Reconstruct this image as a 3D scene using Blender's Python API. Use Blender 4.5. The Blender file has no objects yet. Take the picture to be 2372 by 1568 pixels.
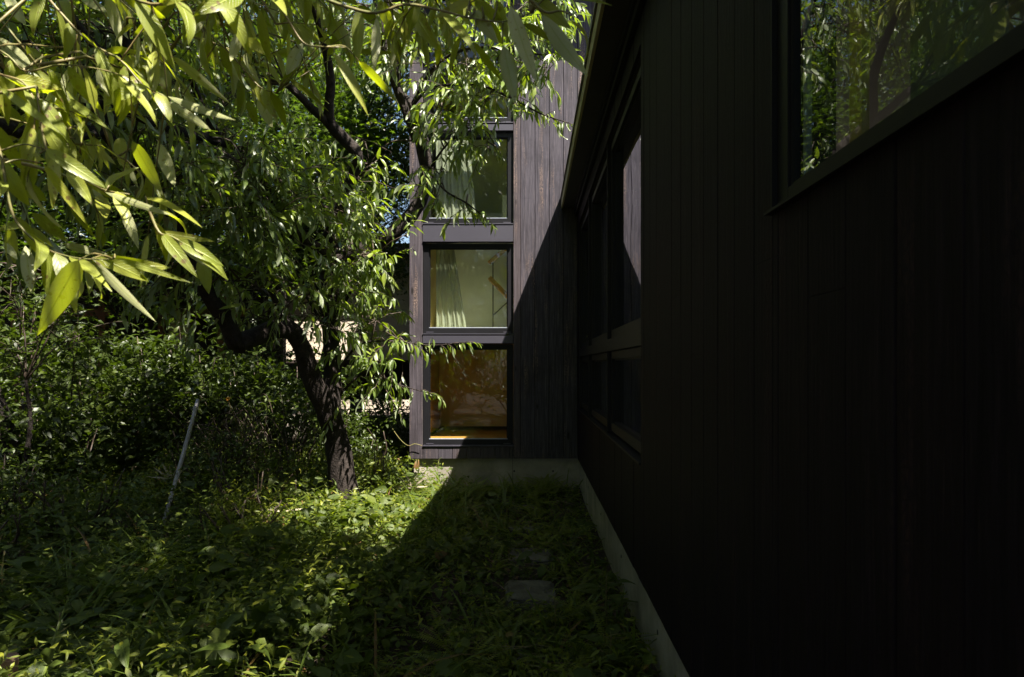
import bpy, bmesh, math, random
import numpy as np
from mathutils import Vector
rng = np.random.default_rng(7)
R = random.Random(11)
sc = bpy.context.scene
C = sc.collection

# ------------------------------------------------------------------ camera, world, sun, exposure
F, CX, CY, CH = 1581.0, 1228.0, 848.0, 1.5        # focal length and vanishing point in a 2372 px wide view
cam = bpy.data.cameras.new('camera'); cam.lens = 24; cam.sensor_width = 36
cam.shift_x = -42/2372; cam.shift_y = 64/2372
cam.dof.use_dof = True; cam.dof.focus_distance = 6.0; cam.dof.aperture_fstop = 8.0; cam.clip_start = 0.05; cam.clip_end = 500
co = bpy.data.objects.new('camera', cam); C.objects.link(co)
co.location = (0, 0, CH); co.rotation_euler = (math.radians(90), 0, 0)
sc.camera = co
w = bpy.data.worlds.new('World'); sc.world = w; w.use_nodes = True
nt = w.node_tree
sky = nt.nodes.new('ShaderNodeTexSky'); sky.sky_type = 'NISHITA'; sky.sun_disc = False
sky.sun_elevation = math.radians(60.5); sky.sun_rotation = math.radians(135)
sky.air_density = 1.0; sky.dust_density = 1.5
nt.links.new(sky.outputs[0], nt.nodes['Background'].inputs[0])
nt.nodes['Background'].inputs[1].default_value = 0.05
sl = bpy.data.lights.new('sun', 'SUN'); sl.energy = 5.0; sl.angle = math.radians(0.5); sl.color = (1, .93, .82)
so = bpy.data.objects.new('sun', sl); C.objects.link(so); so.location = (4, -4, 12)
SUNV = Vector((-.4, .4, -1)).normalized()
so.rotation_euler = SUNV.to_track_quat('-Z', 'Y').to_euler()
sc.view_settings.view_transform = 'Standard'; sc.view_settings.look = 'None'
sc.view_settings.gamma = 1; sc.view_settings.exposure = 2.2
sc.cycles.max_bounces = 7; sc.cycles.diffuse_bounces = 3; sc.cycles.glossy_bounces = 3
sc.cycles.transmission_bounces = 4; sc.cycles.transparent_max_bounces = 12
sc.cycles.caustics_reflective = False; sc.cycles.caustics_refractive = False

def P(x, y, Y):                                   # a point of the photograph at depth Y
    return np.array([(x-CX)*Y/F, Y, CH-(y-CY)*Y/F])

# ------------------------------------------------------------------ materials
def mat(name):
    m = bpy.data.materials.new(name); m.use_nodes = True
    n = m.node_tree.nodes; return m, n, m.node_tree.links, n['Principled BSDF']
def node(n, t, **kw):
    o = n.new(t)
    for k, v in kw.items():
        if k.startswith('i_'): o.inputs[k[2:].replace('_', ' ')].default_value = v
        else: setattr(o, k, v)
    return o
def ramp(n, l, src, stops):
    r = n.new('ShaderNodeValToRGB'); e = r.color_ramp.elements
    while len(e) < len(stops): e.new(0.5)
    for i, (p, c) in enumerate(stops): e[i].position = p; e[i].color = (*c, 1) if len(c) == 3 else c
    l.new(src, r.inputs[0]); return r
def mixc(n, l, f, a, b, bt='MIX'):
    m = n.new('ShaderNodeMix'); m.data_type = 'RGBA'; m.blend_type = bt
    for s, v in ((0, f), (6, a), (7, b)):
        if isinstance(v, (int, float)): m.inputs[s].default_value = v
        elif isinstance(v, tuple): m.inputs[s].default_value = (*v, 1)
        else: l.new(v, m.inputs[s])
    return m.outputs[2]
def math_(n, l, op, a, b=0.5, clamp=False):
    m = n.new('ShaderNodeMath'); m.operation = op; m.use_clamp = clamp
    for s, v in ((0, a), (1, b)):
        if isinstance(v, (int, float)): m.inputs[s].default_value = v
        else: l.new(v, m.inputs[s])
    return m.outputs[0]

def noise_mat(name, c1, c2, scale=8, rough=.7, bump=.2, detail=6, stretch=(1, 1, 1), spec=.4, fine=0, metal=0):
    m, n, l, b = mat(name)
    tc = n.new('ShaderNodeTexCoord'); mp = n.new('ShaderNodeMapping'); mp.inputs['Scale'].default_value = stretch
    l.new(tc.outputs['Object'], mp.inputs[0])
    t = node(n, 'ShaderNodeTexNoise', i_Scale=scale, i_Detail=detail, i_Roughness=.65); l.new(mp.outputs[0], t.inputs[0])
    r = ramp(n, l, t.outputs[0], [(.3, c1), (.7, c2)])
    l.new(r.outputs[0], b.inputs['Base Color'])
    b.inputs['Roughness'].default_value = rough; b.inputs['Specular IOR Level'].default_value = spec
    b.inputs['Metallic'].default_value = metal
    h = t.outputs[0]
    if fine:
        t2 = node(n, 'ShaderNodeTexNoise', i_Scale=fine, i_Detail=4); l.new(mp.outputs[0], t2.inputs[0]); h = math_(n, l, 'ADD', t.outputs[0], t2.outputs[0])
    bp = node(n, 'ShaderNodeBump', i_Strength=bump, i_Distance=.01); l.new(h, bp.inputs['Height']); l.new(bp.outputs[0], b.inputs['Normal'])
    return m

def charred(name, k=1.0):
    """charred cedar boards: grain streaks, alligatored patches where the char wore off, knots, pale flecks"""
    m, n, l, b = mat(name)
    tc = n.new('ShaderNodeTexCoord')
    at = node(n, 'ShaderNodeAttribute', attribute_name='rnd')
    off = n.new('ShaderNodeCombineXYZ'); l.new(math_(n, l, 'MULTIPLY', at.outputs['Fac'], 37.0), off.inputs[2])
    add = n.new('ShaderNodeVectorMath'); add.operation = 'ADD'; l.new(tc.outputs['Object'], add.inputs[0]); l.new(off.outputs[0], add.inputs[1])
    def mp(s):
        q = n.new('ShaderNodeMapping'); q.inputs['Scale'].default_value = s; l.new(add.outputs[0], q.inputs[0]); return q.outputs[0]
    grain = node(n, 'ShaderNodeTexNoise', i_Scale=1, i_Detail=5, i_Roughness=.7, i_Distortion=.6); l.new(mp((70, 70, 2.2)), grain.inputs[0])
    fine = node(n, 'ShaderNodeTexNoise', i_Scale=1, i_Detail=3); l.new(mp((230, 230, 5)), fine.inputs[0])
    patch = node(n, 'ShaderNodeTexNoise', i_Scale=1, i_Detail=3, i_Roughness=.6); l.new(mp((9, 9, .9)), patch.inputs[0])
    vor = node(n, 'ShaderNodeTexVoronoi', feature='DISTANCE_TO_EDGE', i_Scale=1); l.new(mp((75, 75, 48)), vor.inputs[0])
    knot = node(n, 'ShaderNodeTexVoronoi', i_Scale=1); l.new(mp((5, 5, 1.6)), knot.inputs[0])
    base = ramp(n, l, grain.outputs[0], [(.3, (.008*k, .0071*k, .0094*k)), (.5, (.021*k, .0188*k, .0235*k)), (.72, (.048*k, .042*k, .050*k))])
    tint = mixc(n, l, math_(n, l, 'MULTIPLY', at.outputs['Fac'], .35), base.outputs[0], (.036*k, .026*k, .024*k))
    cells = ramp(n, l, vor.outputs['Distance'], [(.04, (.012, .01, .011)), (.16, (.13*k, .088*k, .065*k))])
    worn = math_(n, l, 'ADD', patch.outputs[0], math_(n, l, 'MULTIPLY', grain.outputs[0], .5))
    wm = ramp(n, l, worn, [(.80, (0, 0, 0)), (.95, (1, 1, 1))])
    c2 = mixc(n, l, math_(n, l, 'MULTIPLY', wm.outputs[0], .55), tint, cells.outputs[0])
    fl = ramp(n, l, fine.outputs[0], [(.64, (0, 0, 0)), (.74, (1, 1, 1))])
    c3 = mixc(n, l, math_(n, l, 'MULTIPLY', fl.outputs[0], .3), c2, (.06+.06*k, .05+.05*k, .045+.04*k))
    kn = ramp(n, l, knot.outputs['Distance'], [(.05, (1, 1, 1)), (.09, (0, 0, 0))])
    c4 = mixc(n, l, kn.outputs[0], c3, (.012, .01, .01))
    l.new(c4, b.inputs['Base Color'])
    b.inputs['Roughness'].default_value = .6; b.inputs['Specular IOR Level'].default_value = .18
    h = math_(n, l, 'ADD', grain.outputs[0], math_(n, l, 'MULTIPLY', fine.outputs[0], .4))
    h2 = math_(n, l, 'ADD', h, math_(n, l, 'MULTIPLY', math_(n, l, 'MULTIPLY', vor.outputs['Distance'], wm.outputs[0]), 2.0))
    bp = node(n, 'ShaderNodeBump', i_Strength=.55, i_Distance=.004); l.new(h2, bp.inputs['Height']); l.new(bp.outputs[0], b.inputs['Normal'])
    return m

def glass(name, tint=(.9, .93, .88), boost=1.4):
    m, n, l, b = mat(name)
    n.remove(b); out = n['Material Output']
    tr = n.new('ShaderNodeBsdfTransparent'); tr.inputs[0].default_value = (*tint, 1)
    gl = n.new('ShaderNodeBsdfGlossy'); gl.inputs['Roughness'].default_value = 0.0; gl.inputs[0].default_value = (.95, .97, 1, 1)
    tc = n.new('ShaderNodeTexCoord'); t = node(n, 'ShaderNodeTexNoise', i_Scale=1.6, i_Detail=1); l.new(tc.outputs['Object'], t.inputs[0])
    bp = node(n, 'ShaderNodeBump', i_Strength=.06, i_Distance=.02); l.new(t.outputs[0], bp.inputs['Height']); l.new(bp.outputs[0], gl.inputs['Normal'])
    fr = node(n, 'ShaderNodeFresnel', i_IOR=1.52)
    mx = n.new('ShaderNodeMixShader'); geo = n.new('ShaderNodeNewGeometry')
    one = math_(n, l, 'MULTIPLY', math_(n, l, 'MULTIPLY', fr.outputs[0], boost, True), math_(n, l, 'SUBTRACT', 1.0, geo.outputs['Backfacing']))
    l.new(one, mx.inputs[0])
    l.new(tr.outputs[0], mx.inputs[1]); l.new(gl.outputs[0], mx.inputs[2]); l.new(mx.outputs[0], out.inputs[0])
    return m

def leaf_mat(name, top, back, trans, tmix=.38, rough=.42, spec=.5, vein=.5, var=.5, dry=.0, bump=.3, spots=False):
    """leaf: darker glossy face, pale underside, midrib and side veins from the leaf's own uv, light passing through"""
    m, n, l, b = mat(name)
    uv = n.new('ShaderNodeUVMap'); sp = n.new('ShaderNodeSeparateXYZ'); l.new(uv.outputs[0], sp.inputs[0])
    at = node(n, 'ShaderNodeAttribute', attribute_name='rnd')
    geo = n.new('ShaderNodeNewGeometry')
    av = math_(n, l, 'ABSOLUTE', math_(n, l, 'SUBTRACT', sp.outputs[1], .5))
    mid = ramp(n, l, av, [(.015, (1, 1, 1)), (.05, (0, 0, 0))])
    ph = math_(n, l, 'MULTIPLY', math_(n, l, 'SUBTRACT', sp.outputs[0], math_(n, l, 'MULTIPLY', av, .35)), 75.0)
    sv = ramp(n, l, math_(n, l, 'SINE', ph), [(.85, (0, 0, 0)), (1., (.45, .45, .45))])
    vn = math_(n, l, 'MAXIMUM', mid.outputs[0], sv.outputs[0])
    tc = n.new('ShaderNodeTexCoord'); t = node(n, 'ShaderNodeTexNoise', i_Scale=22, i_Detail=3); l.new(tc.outputs['Object'], t.inputs[0])
    r1 = ramp(n, l, at.outputs['Fac'], [(0, tuple(c*(1-var*.6) for c in top)), (.6, top), (1, (top[0]*(1+var*1.3), top[1]*(1+var*.8), top[2]*(1+var*.3)))])
    face = mixc(n, l, geo.outputs['Backfacing'], r1.outputs[0], back)
    face = mixc(n, l, math_(n, l, 'MULTIPLY', vn, vein), face, tuple(min(1, c*2.2+.02) for c in top))
    face = mixc(n, l, math_(n, l, 'MULTIPLY', t.outputs[0], .3), face, tuple(c*.55 for c in top))
    if dry:
        dm = ramp(n, l, at.outputs['Fac'], [(1-dry, (0, 0, 0)), (1-dry*.9, (1, 1, 1))])
        face = mixc(n, l, dm.outputs[0], face, (.16, .09, .035))
    if spots:
        v2 = node(n, 'ShaderNodeTexVoronoi', i_Scale=60); l.new(tc.outputs['Object'], v2.inputs[0]); n3 = node(n, 'ShaderNodeTexNoise', i_Scale=14, i_Detail=2); l.new(tc.outputs['Object'], n3.inputs[0])
        sm_ = math_(n, l, 'LESS_THAN', v2.outputs['Distance'], math_(n, l, 'MULTIPLY', math_(n, l, 'SUBTRACT', n3.outputs[0], .44), 1.5))
        face = mixc(n, l, math_(n, l, 'MULTIPLY', sm_, .85), face, (.12, .065, .03))
        edge = ramp(n, l, math_(n, l, 'ADD', av, math_(n, l, 'MULTIPLY', t.outputs[0], .12)), [(.53, (0, 0, 0)), (.56, (1, 1, 1))])
        face = mixc(n, l, math_(n, l, 'MULTIPLY', edge.outputs[0], .5), face, (.14, .10, .03))
    l.new(face, b.inputs['Base Color']); b.inputs['Roughness'].default_value = rough; b.inputs['Specular IOR Level'].default_value = spec
    bp = node(n, 'ShaderNodeBump', i_Strength=bump, i_Distance=.0015); l.new(math_(n, l, 'ADD', vn, t.outputs[0]), bp.inputs['Height']); l.new(bp.outputs[0], b.inputs['Normal'])
    tl = n.new('ShaderNodeBsdfTranslucent')
    l.new(mixc(n, l, math_(n, l, 'MULTIPLY', vn, .55), trans, tuple(c*.35 for c in trans)), tl.inputs[0])
    mx = n.new('ShaderNodeMixShader'); mx.inputs[0].default_value = tmix
    l.new(b.outputs[0], mx.inputs[1]); l.new(tl.outputs[0], mx.inputs[2]); l.new(mx.outputs[0], n['Material Output'].inputs[0])
    return m

M = {}
M['char'] = charred('charred_cedar_sunlit', 2.1)  # lightened copy of the cedar: sunlight put into the end wall's colour
M['char_shaded'] = charred('charred_cedar_shaded', .29)  # darkened copy of the same cedar: shade put into the side wall's colour
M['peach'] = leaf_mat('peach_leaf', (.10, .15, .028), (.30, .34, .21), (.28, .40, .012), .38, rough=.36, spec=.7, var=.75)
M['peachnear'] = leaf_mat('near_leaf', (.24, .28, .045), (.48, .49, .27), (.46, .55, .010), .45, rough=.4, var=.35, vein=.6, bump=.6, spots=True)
M['maple'] = leaf_mat('maple_leaf', (.038, .066, .009), (.055, .08, .02), (.10, .18, .008), .35, vein=.1, bump=.1)
M['shrub'] = leaf_mat('shrub_leaf', (.032, .050, .008), (.055, .075, .02), (.09, .15, .006), .25, rough=.42, spec=.35, vein=.2, bump=.2)
M['ground'] = leaf_mat('ground_leaf', (.055, .082, .012), (.08, .10, .03), (.14, .21, .008), .3, rough=.5, spec=.3, vein=.35, bump=.3, dry=.008)
M['fern'] = leaf_mat('fern_leaf', (.14, .17, .022), (.15, .18, .04), (.30, .38, .012), .4, spec=.3, vein=.1, bump=.1, dry=.02)
M['grass'] = leaf_mat('grass_blade', (.070, .105, .014), (.09, .12, .02), (.18, .26, .01), .35, spec=.3, vein=.3, bump=.2, dry=.05)
M['dead'] = leaf_mat('dead_leaf', (.42, .36, .27), (.45, .40, .30), (.35, .30, .2), .25, vein=.3, bump=.3, var=.2)
M['litter'] = leaf_mat('fallen_leaf', (.13, .075, .035), (.16, .10, .05), (.1, .05, .02), .1, vein=.3, bump=.3, var=.6)
M['petal'] = noise_mat('orange_petal', (.50, .20, .01), (.60, .28, .02), 40, .5, .1)
M['bark'] = noise_mat('bark', (.007, .0055, .005), (.040, .031, .027), 22, .85, 1.0, 9, (1, 1, .75), .2, 75)
M['twig'] = noise_mat('twig_bark', (.025, .017, .012), (.07, .048, .032), 30, .6, .3)
M['straw'] = noise_mat('straw', (.10, .07, .04), (.28, .21, .13), 20, .7, .2)
M['greentwig'] = noise_mat('green_twig', (.10, .12, .03), (.20, .14, .06), 18, .5, .2)
M['soil'] = noise_mat('soil', (.015, .010, .007), (.05, .034, .022), 9, .95, .8, 10, fine=70)
M['concrete'] = noise_mat('concrete', (.20, .18, .15), (.36, .32, .27), 3, .85, .25, 10, fine=40)
def stains(m, col, scale, lo, hi, f):
    n, l = m.node_tree.nodes, m.node_tree.links; b = n['Principled BSDF']; src = b.inputs['Base Color'].links[0].from_socket
    tc = n.new('ShaderNodeTexCoord'); t = node(n, 'ShaderNodeTexNoise', i_Scale=scale, i_Detail=7, i_Roughness=.7); l.new(tc.outputs['Object'], t.inputs[0])
    r = ramp(n, l, t.outputs[0], [(lo, (0, 0, 0)), (hi, (f, f, f))]); l.new(mixc(n, l, r.outputs[0], src, col), b.inputs['Base Color'])
stains(M['concrete'], (.07, .07, .04), 2.6, .46, .70, .5); stains(M['concrete'], (.04, .035, .03), 55, .62, .7, .6)
stains(M['char_shaded'], (.022, .022, .016), 7, .60, .72, .6); stains(M['char'], (.012, .010, .012), 3, .5, .7, .5)
def tint_(m, col):
    n, l = m.node_tree.nodes, m.node_tree.links; b = n['Principled BSDF']; src = b.inputs['Base Color'].links[0].from_socket
    l.new(mixc(n, l, 1.0, src, col, 'MULTIPLY'), b.inputs['Base Color'])
tint_(M['char_shaded'], (1.0, .80, 1.15)); M['char_shaded'].node_tree.nodes['Principled BSDF'].inputs['Specular IOR Level'].default_value = .08  # colour cast set against the green bounce light on the side wall
M['stone'] = noise_mat('stone', (.045, .042, .034), (.15, .14, .118), 12, .85, .6, 8, fine=90)
M['alu'] = noise_mat('dark_metal', (.006, .006, .0075), (.009, .009, .011), 4, .5, .02, spec=.18)
M['panel'] = noise_mat('metal_panel', (.030, .028, .040), (.036, .034, .047), 2, .5, .05, spec=.5)
M['fascia'] = noise_mat('fascia_board', (.27, .25, .15), (.36, .33, .21), 5, .6, .1, stretch=(1, .1, 1))
M['soffit'] = noise_mat('soffit_board', (.010, .009, .009), (.022, .02, .02), 6, .7, .2)
M['roof'] = noise_mat('roof_metal', (.05, .05, .055), (.07, .07, .075), 3, .5, .1)
M['stucco'] = noise_mat('stucco', (.50, .42, .33), (.60, .52, .41), 35, .9, .9, 6, fine=120)
M['darkwall'] = noise_mat('dark_boards', (.02, .015, .012), (.045, .03, .022), 6, .8, .2, stretch=(1, 1, 8))
M['redwood'] = noise_mat('red_timber', (.16, .065, .03), (.26, .11, .05), 6, .6, .2, stretch=(4, 4, .5))
M['tile'] = noise_mat('roof_tile', (.12, .12, .125), (.2, .2, .2), 8, .7, .3)
M['plaster'] = noise_mat('interior_plaster', (.76, .76, .64), (.82, .82, .70), 2, .8, .05)
M['ochre'] = noise_mat('interior_ochre', (.52, .36, .13), (.57, .40, .15), 2, .7, .05)
M['floorwood'] = noise_mat('interior_floor', (.42, .20, .055), (.60, .31, .09), 5, .35, .05, stretch=(.3, 12, 1))
M['rail'] = noise_mat('handrail_wood', (.5, .26, .08), (.62, .34, .12), 8, .4, .05, stretch=(1, 1, 6))
M['pole'] = noise_mat('grey_pipe', (.28, .27, .29), (.40, .38, .39), 12, .45, .1)
def sheer(name):
    m, n, l, b = mat(name); n.remove(b); d = n.new('ShaderNodeBsdfDiffuse'); d.inputs[0].default_value = (.62, .63, .55, 1); t = n.new('ShaderNodeBsdfTranslucent'); t.inputs[0].default_value = (.5, .51, .42, 1)
    a = n.new('ShaderNodeMixShader'); a.inputs[0].default_value = .5; l.new(d.outputs[0], a.inputs[1]); l.new(t.outputs[0], a.inputs[2])
    p = n.new('ShaderNodeBsdfTransparent'); c = n.new('ShaderNodeMixShader'); c.inputs[0].default_value = .45; l.new(a.outputs[0], c.inputs[1]); l.new(p.outputs[0], c.inputs[2]); l.new(c.outputs[0], n['Material Output'].inputs[0]); return m
M['curtain'] = sheer('sheer_curtain')
M['timber'] = noise_mat('brown_timber', (.13, .07, .055), (.24, .14, .11), 9, .6, .4, stretch=(.4, 3, 3))
M['spacer'] = noise_mat('spacer_bar', (.25, .28, .34), (.35, .38, .44), 60, .35, .1)
M['glass'] = glass('window_glass')
M['glassdark'] = glass('side_window_glass', (.8, .85, .82), 1.35)

# ------------------------------------------------------------------ object helpers
ORG = {}
def put(o, parent=None, org=(0, 0, 0)):
    C.objects.link(o)
    if parent is not None: o.parent = parent; ORG[o.name] = ORG[parent.name]
    else: o.location = org; ORG[o.name] = np.array(org, float)
    return o
def thing(name, label, cat, loc=(0, 0, 0), group=None):
    o = bpy.data.objects.new(name, None); o.empty_display_size = .1
    put(o, None, loc); tag(o, label, cat, group); return o
def tag(o, label=None, cat=None, group=None, kind=None):
    if label: o['label'] = label
    if cat: o['category'] = cat
    if group: o['group'] = group
    if kind: o['kind'] = kind
    return o
def mesh_np(name, V, Fq, material, parent=None, org=(0, 0, 0), uv=None, rnd=None, smooth=True):
    """V (n,3) world coordinates; Fq (m,4) quads"""
    o0 = ORG[parent.name] if parent is not None else np.array(org, float)
    me = bpy.data.meshes.new(name)
    n, m = len(V), len(Fq)
    me.vertices.add(n); me.vertices.foreach_set('co', (V-o0).astype(np.float32).ravel())
    me.loops.add(m*4); me.loops.foreach_set('vertex_index', Fq.astype(np.int32).ravel())
    me.polygons.add(m); me.polygons.foreach_set('loop_start', np.arange(m, dtype=np.int32)*4)
    me.update(calc_edges=True)
    if smooth: me.polygons.foreach_set('use_smooth', np.ones(m, bool))
    if uv is not None:
        u = me.uv_layers.new(name='UVMap'); u.data.foreach_set('uv', uv[Fq.ravel()].astype(np.float32).ravel())
    if rnd is not None:
        a = me.attributes.new('rnd', 'FLOAT', 'POINT'); a.data.foreach_set('value', rnd.astype(np.float32))
    me.materials.append(material); me.validate()
    return put(bpy.data.objects.new(name, me), parent, org)

class MB:
    """collects boxes, prisms and tubes into one mesh"""
    def __init__(s): s.v = []; s.f = []; s.r = []; s.rc = 0.5
    def add(s, vs, fs):
        k = len(s.v); s.v += [tuple(map(float, v)) for v in vs]; s.f += [tuple(i+k for i in f) for f in fs]; s.r += [s.rc]*len(vs)
    def box(s, a, b):
        (x0, y0, z0), (x1, y1, z1) = a, b
        x0, x1 = sorted((x0, x1)); y0, y1 = sorted((y0, y1)); z0, z1 = sorted((z0, z1))
        s.add([(x0, y0, z0), (x1, y0, z0), (x1, y1, z0), (x0, y1, z0), (x0, y0, z1), (x1, y0, z1), (x1, y1, z1), (x0, y1, z1)],
              [(0, 3, 2, 1), (4, 5, 6, 7), (0, 1, 5, 4), (1, 2, 6, 5), (2, 3, 7, 6), (3, 0, 4, 7)])
    def beam(s, a, b, w, h):                      # a bar with rectangular section between two points
        a = Vector(a); b = Vector(b); d = (b-a).normalized()
        up = Vector((0, 0, 1)) if abs(d.z) < .9 else Vector((0, 1, 0))
        x = d.cross(up).normalized()*w/2; y = x.cross(d).normalized()*h/2
        s.add([a-x-y, a+x-y, a+x+y, a-x+y, b-x-y, b+x-y, b+x+y, b-x+y],
              [(0, 3, 2, 1), (4, 5, 6, 7), (0, 1, 5, 4), (1, 2, 6, 5), (2, 3, 7, 6), (3, 0, 4, 7)])
    def tube(s, pts, rad, seg=8, smooth=True, wob=0.0):
        pts = [np.array(p, float) for p in pts]
        if not hasattr(rad, '__len__'): rad = [rad]*len(pts)
        if smooth and len(pts) > 2:
            q, rr = [], []
            E = [2*pts[0]-pts[1]]+pts+[2*pts[-1]-pts[-2]]
            for i in range(1, len(E)-2):
                for t in (0, .25, .5, .75):
                    p0, p1, p2, p3 = E[i-1:i+3]
                    q.append(.5*((2*p1)+(-p0+p2)*t+(2*p0-5*p1+4*p2-p3)*t*t+(-p0+3*p1-3*p2+p3)*t**3)); rr.append(rad[i-1]*(1-t)+rad[i]*t)
            q.append(pts[-1]); rr.append(rad[-1]); pts, rad = q, rr
        k = len(s.v); n = len(pts); ref = np.array([.31, .17, .93])
        for i, p in enumerate(pts):
            d = pts[min(i+1, n-1)]-pts[max(i-1, 0)]; d /= (np.linalg.norm(d)+1e-9)
            x = np.cross(d, ref); x /= (np.linalg.norm(x)+1e-9); y = np.cross(d, x)
            for j in range(seg):
                a = 2*math.pi*j/seg; r = rad[i]
                if wob: r *= 1+wob*(math.sin(3*a+i*.7)+.6*math.sin(5*a-i*1.3)+.8*math.sin(i*1.1+a))
                s.v.append(tuple(p+x*math.cos(a)*r+y*math.sin(a)*r)); s.r.append(s.rc)
        for i in range(n-1):
            for j in range(seg):
                j2 = (j+1) % seg
                s.f.append((k+i*seg+j, k+i*seg+j2, k+(i+1)*seg+j2, k+(i+1)*seg+j))
        s.f.append(tuple(k+j for j in range(seg))[::-1]); s.f.append(tuple(k+(n-1)*seg+j for j in range(seg)))
    def build(s, name, material, parent=None, org=(0, 0, 0), smooth=False, bevel=0):
        o0 = ORG[parent.name] if parent is not None else np.array(org, float)
        me = bpy.data.meshes.new(name)
        me.from_pydata([tuple(np.array(v)-o0) for v in s.v], [], s.f)
        a = me.attributes.new('rnd', 'FLOAT', 'POINT'); a.data.foreach_set('value', np.array(s.r, np.float32))
        bm = bmesh.new(); bm.from_mesh(me); bmesh.ops.recalc_face_normals(bm, faces=bm.faces)
        if bevel: bmesh.ops.bevel(bm, geom=bm.edges[:], offset=bevel, segments=2, affect='EDGES', clamp_overlap=True)
        bm.to_mesh(me); bm.free()
        if smooth: me.polygons.foreach_set('use_smooth', np.ones(len(me.polygons), bool))
        me.materials.append(material); me.update()
        return put(bpy.data.objects.new(name, me), parent, org)

# ------------------------------------------------------------------ leaves
PROF = {'lance': lambda t: np.sin(np.pi*np.clip(t, 0, 1)**.75)**.85*(1-.15*t),
        'ovate': lambda t: np.sin(np.pi*np.clip(t, 0, 1)**.62)**.8,
        'heart': lambda t: np.clip(np.sqrt(np.clip(1-t, 0, 1))*np.clip(t*9+.35, 0, 1)*(1-.25*t)*1.05, 0, 1),
        'blade': lambda t: np.clip((1-t**2.2), 0, 1)*(.55+.45*np.clip(t*4, 0, 1)),
        'pinna': lambda t: np.clip(1.1-t, .05, 1)}
class Leaves:
    def __init__(s): s.a = []
    def add(s, p, d, n, L, W, droop=.4, fold=.3, wave=.05, rnd=None):
        s.a.append((*p, *d, *n, L, W, droop, fold, wave, R.random() if rnd is None else rnd))
    def bulk(s, P_, D, N, L, W, droop, fold, wave, rnd):
        k = len(P_); f = lambda v: np.broadcast_to(np.asarray(v, float), (k,))
        s.a.extend(map(tuple, np.column_stack([P_, D, N, f(L), f(W), f(droop), f(fold), f(wave), f(rnd)])))
    def build(s, name, material, parent, seg=5, prof='lance', org=(0, 0, 0)):
        A = np.array(s.a); k = len(A)
        p, d, n = A[:, :3].copy(), A[:, 3:6], A[:, 6:9]
        d = d/np.linalg.norm(d, axis=1, keepdims=True)
        sd = np.cross(d, n); sd /= (np.linalg.norm(sd, axis=1, keepdims=True)+1e-9)
        n = np.cross(sd, d); n0 = n
        L, W, dr, fo, wv, rn = (A[:, i:i+1] for i in range(9, 15))
        V = np.zeros((k, seg+1, 3, 3)); UV = np.zeros((k, seg+1, 3, 2))
        for i in range(seg+1):
            t = i/seg; a = dr*t*1.3
            dt = np.cos(a)*d-np.sin(a)*n; ntt = np.cos(a)*n+np.sin(a)*d
            if i: p = p+dt*L/seg
            wd = W*max(float(PROF[prof](np.array(t))), .02)/2*(1 if 0 < i < seg or prof in ('heart', 'blade') else .15)
            wob = wv*W*np.sin(t*9+rn*40); wob2 = wv*W*np.sin(t*8+rn*70+2)
            V[:, i, 0] = p-sd*wd*np.cos(fo)+ntt*(wd*np.sin(fo)+wob)
            V[:, i, 1] = p
            V[:, i, 2] = p+sd*wd*np.cos(fo)+ntt*(wd*np.sin(fo)+wob2)
            UV[:, i, :, 0] = t; UV[:, i, 0, 1] = 0; UV[:, i, 1, 1] = .5; UV[:, i, 2, 1] = 1
        b = (np.arange(k)*(seg+1)*3)[:, None, None]
        fs = []
        for i in range(seg):
            for j in (0, 1): fs.append((i*3+j, i*3+j+1, (i+1)*3+j+1, (i+1)*3+j))
        Fq = (b+np.array(fs)[None]).reshape(-1, 4)
        rv = np.repeat(A[:, 14], (seg+1)*3)
        return mesh_np(name, V.reshape(-1, 3), Fq, material, parent, org, UV.reshape(-1, 2), rv)
def unit(v): v = np.asarray(v, float); return v/(np.linalg.norm(v)+1e-9)
def rvec(s=1.0): return rng.normal(size=3)*s
def palmate(P_, N, size, name, material, parent):
    """small five lobed leaves: five kite shaped quads each"""
    k = len(P_); N = N/np.linalg.norm(N, axis=1, keepdims=True)
    ref = rng.normal(size=(k, 3)); x = np.cross(N, ref); x /= np.linalg.norm(x, axis=1, keepdims=True); y = np.cross(N, x)
    V = np.zeros((k, 11, 3)); V[:, 0] = P_; sz = size[:, None]
    for j, (a, ln) in enumerate(zip((-2.0, -1.0, 0, 1.0, 2.0), (.6, .9, 1, .9, .6))):
        V[:, 1+2*j] = P_+(x*math.sin(a)+y*math.cos(a))*sz*ln-N*sz*.15*ln
        if j < 4: V[:, 2+2*j] = P_+(x*math.sin(a+.5)+y*math.cos(a+.5))*sz*.28
    V[:, 10] = P_-y*sz*.12
    fs = [(0, 10, 1, 2), (0, 2, 3, 4), (0, 4, 5, 6), (0, 6, 7, 8), (0, 8, 9, 10)]
    Fq = ((np.arange(k)*11)[:, None, None]+np.array(fs)[None]).reshape(-1, 4)
    uv = np.full((k*11, 2), .3); rv = np.repeat(rng.random(k), 11)
    return mesh_np(name, V.reshape(-1, 3), Fq, material, parent, uv=uv, rnd=rv, smooth=False)
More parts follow.
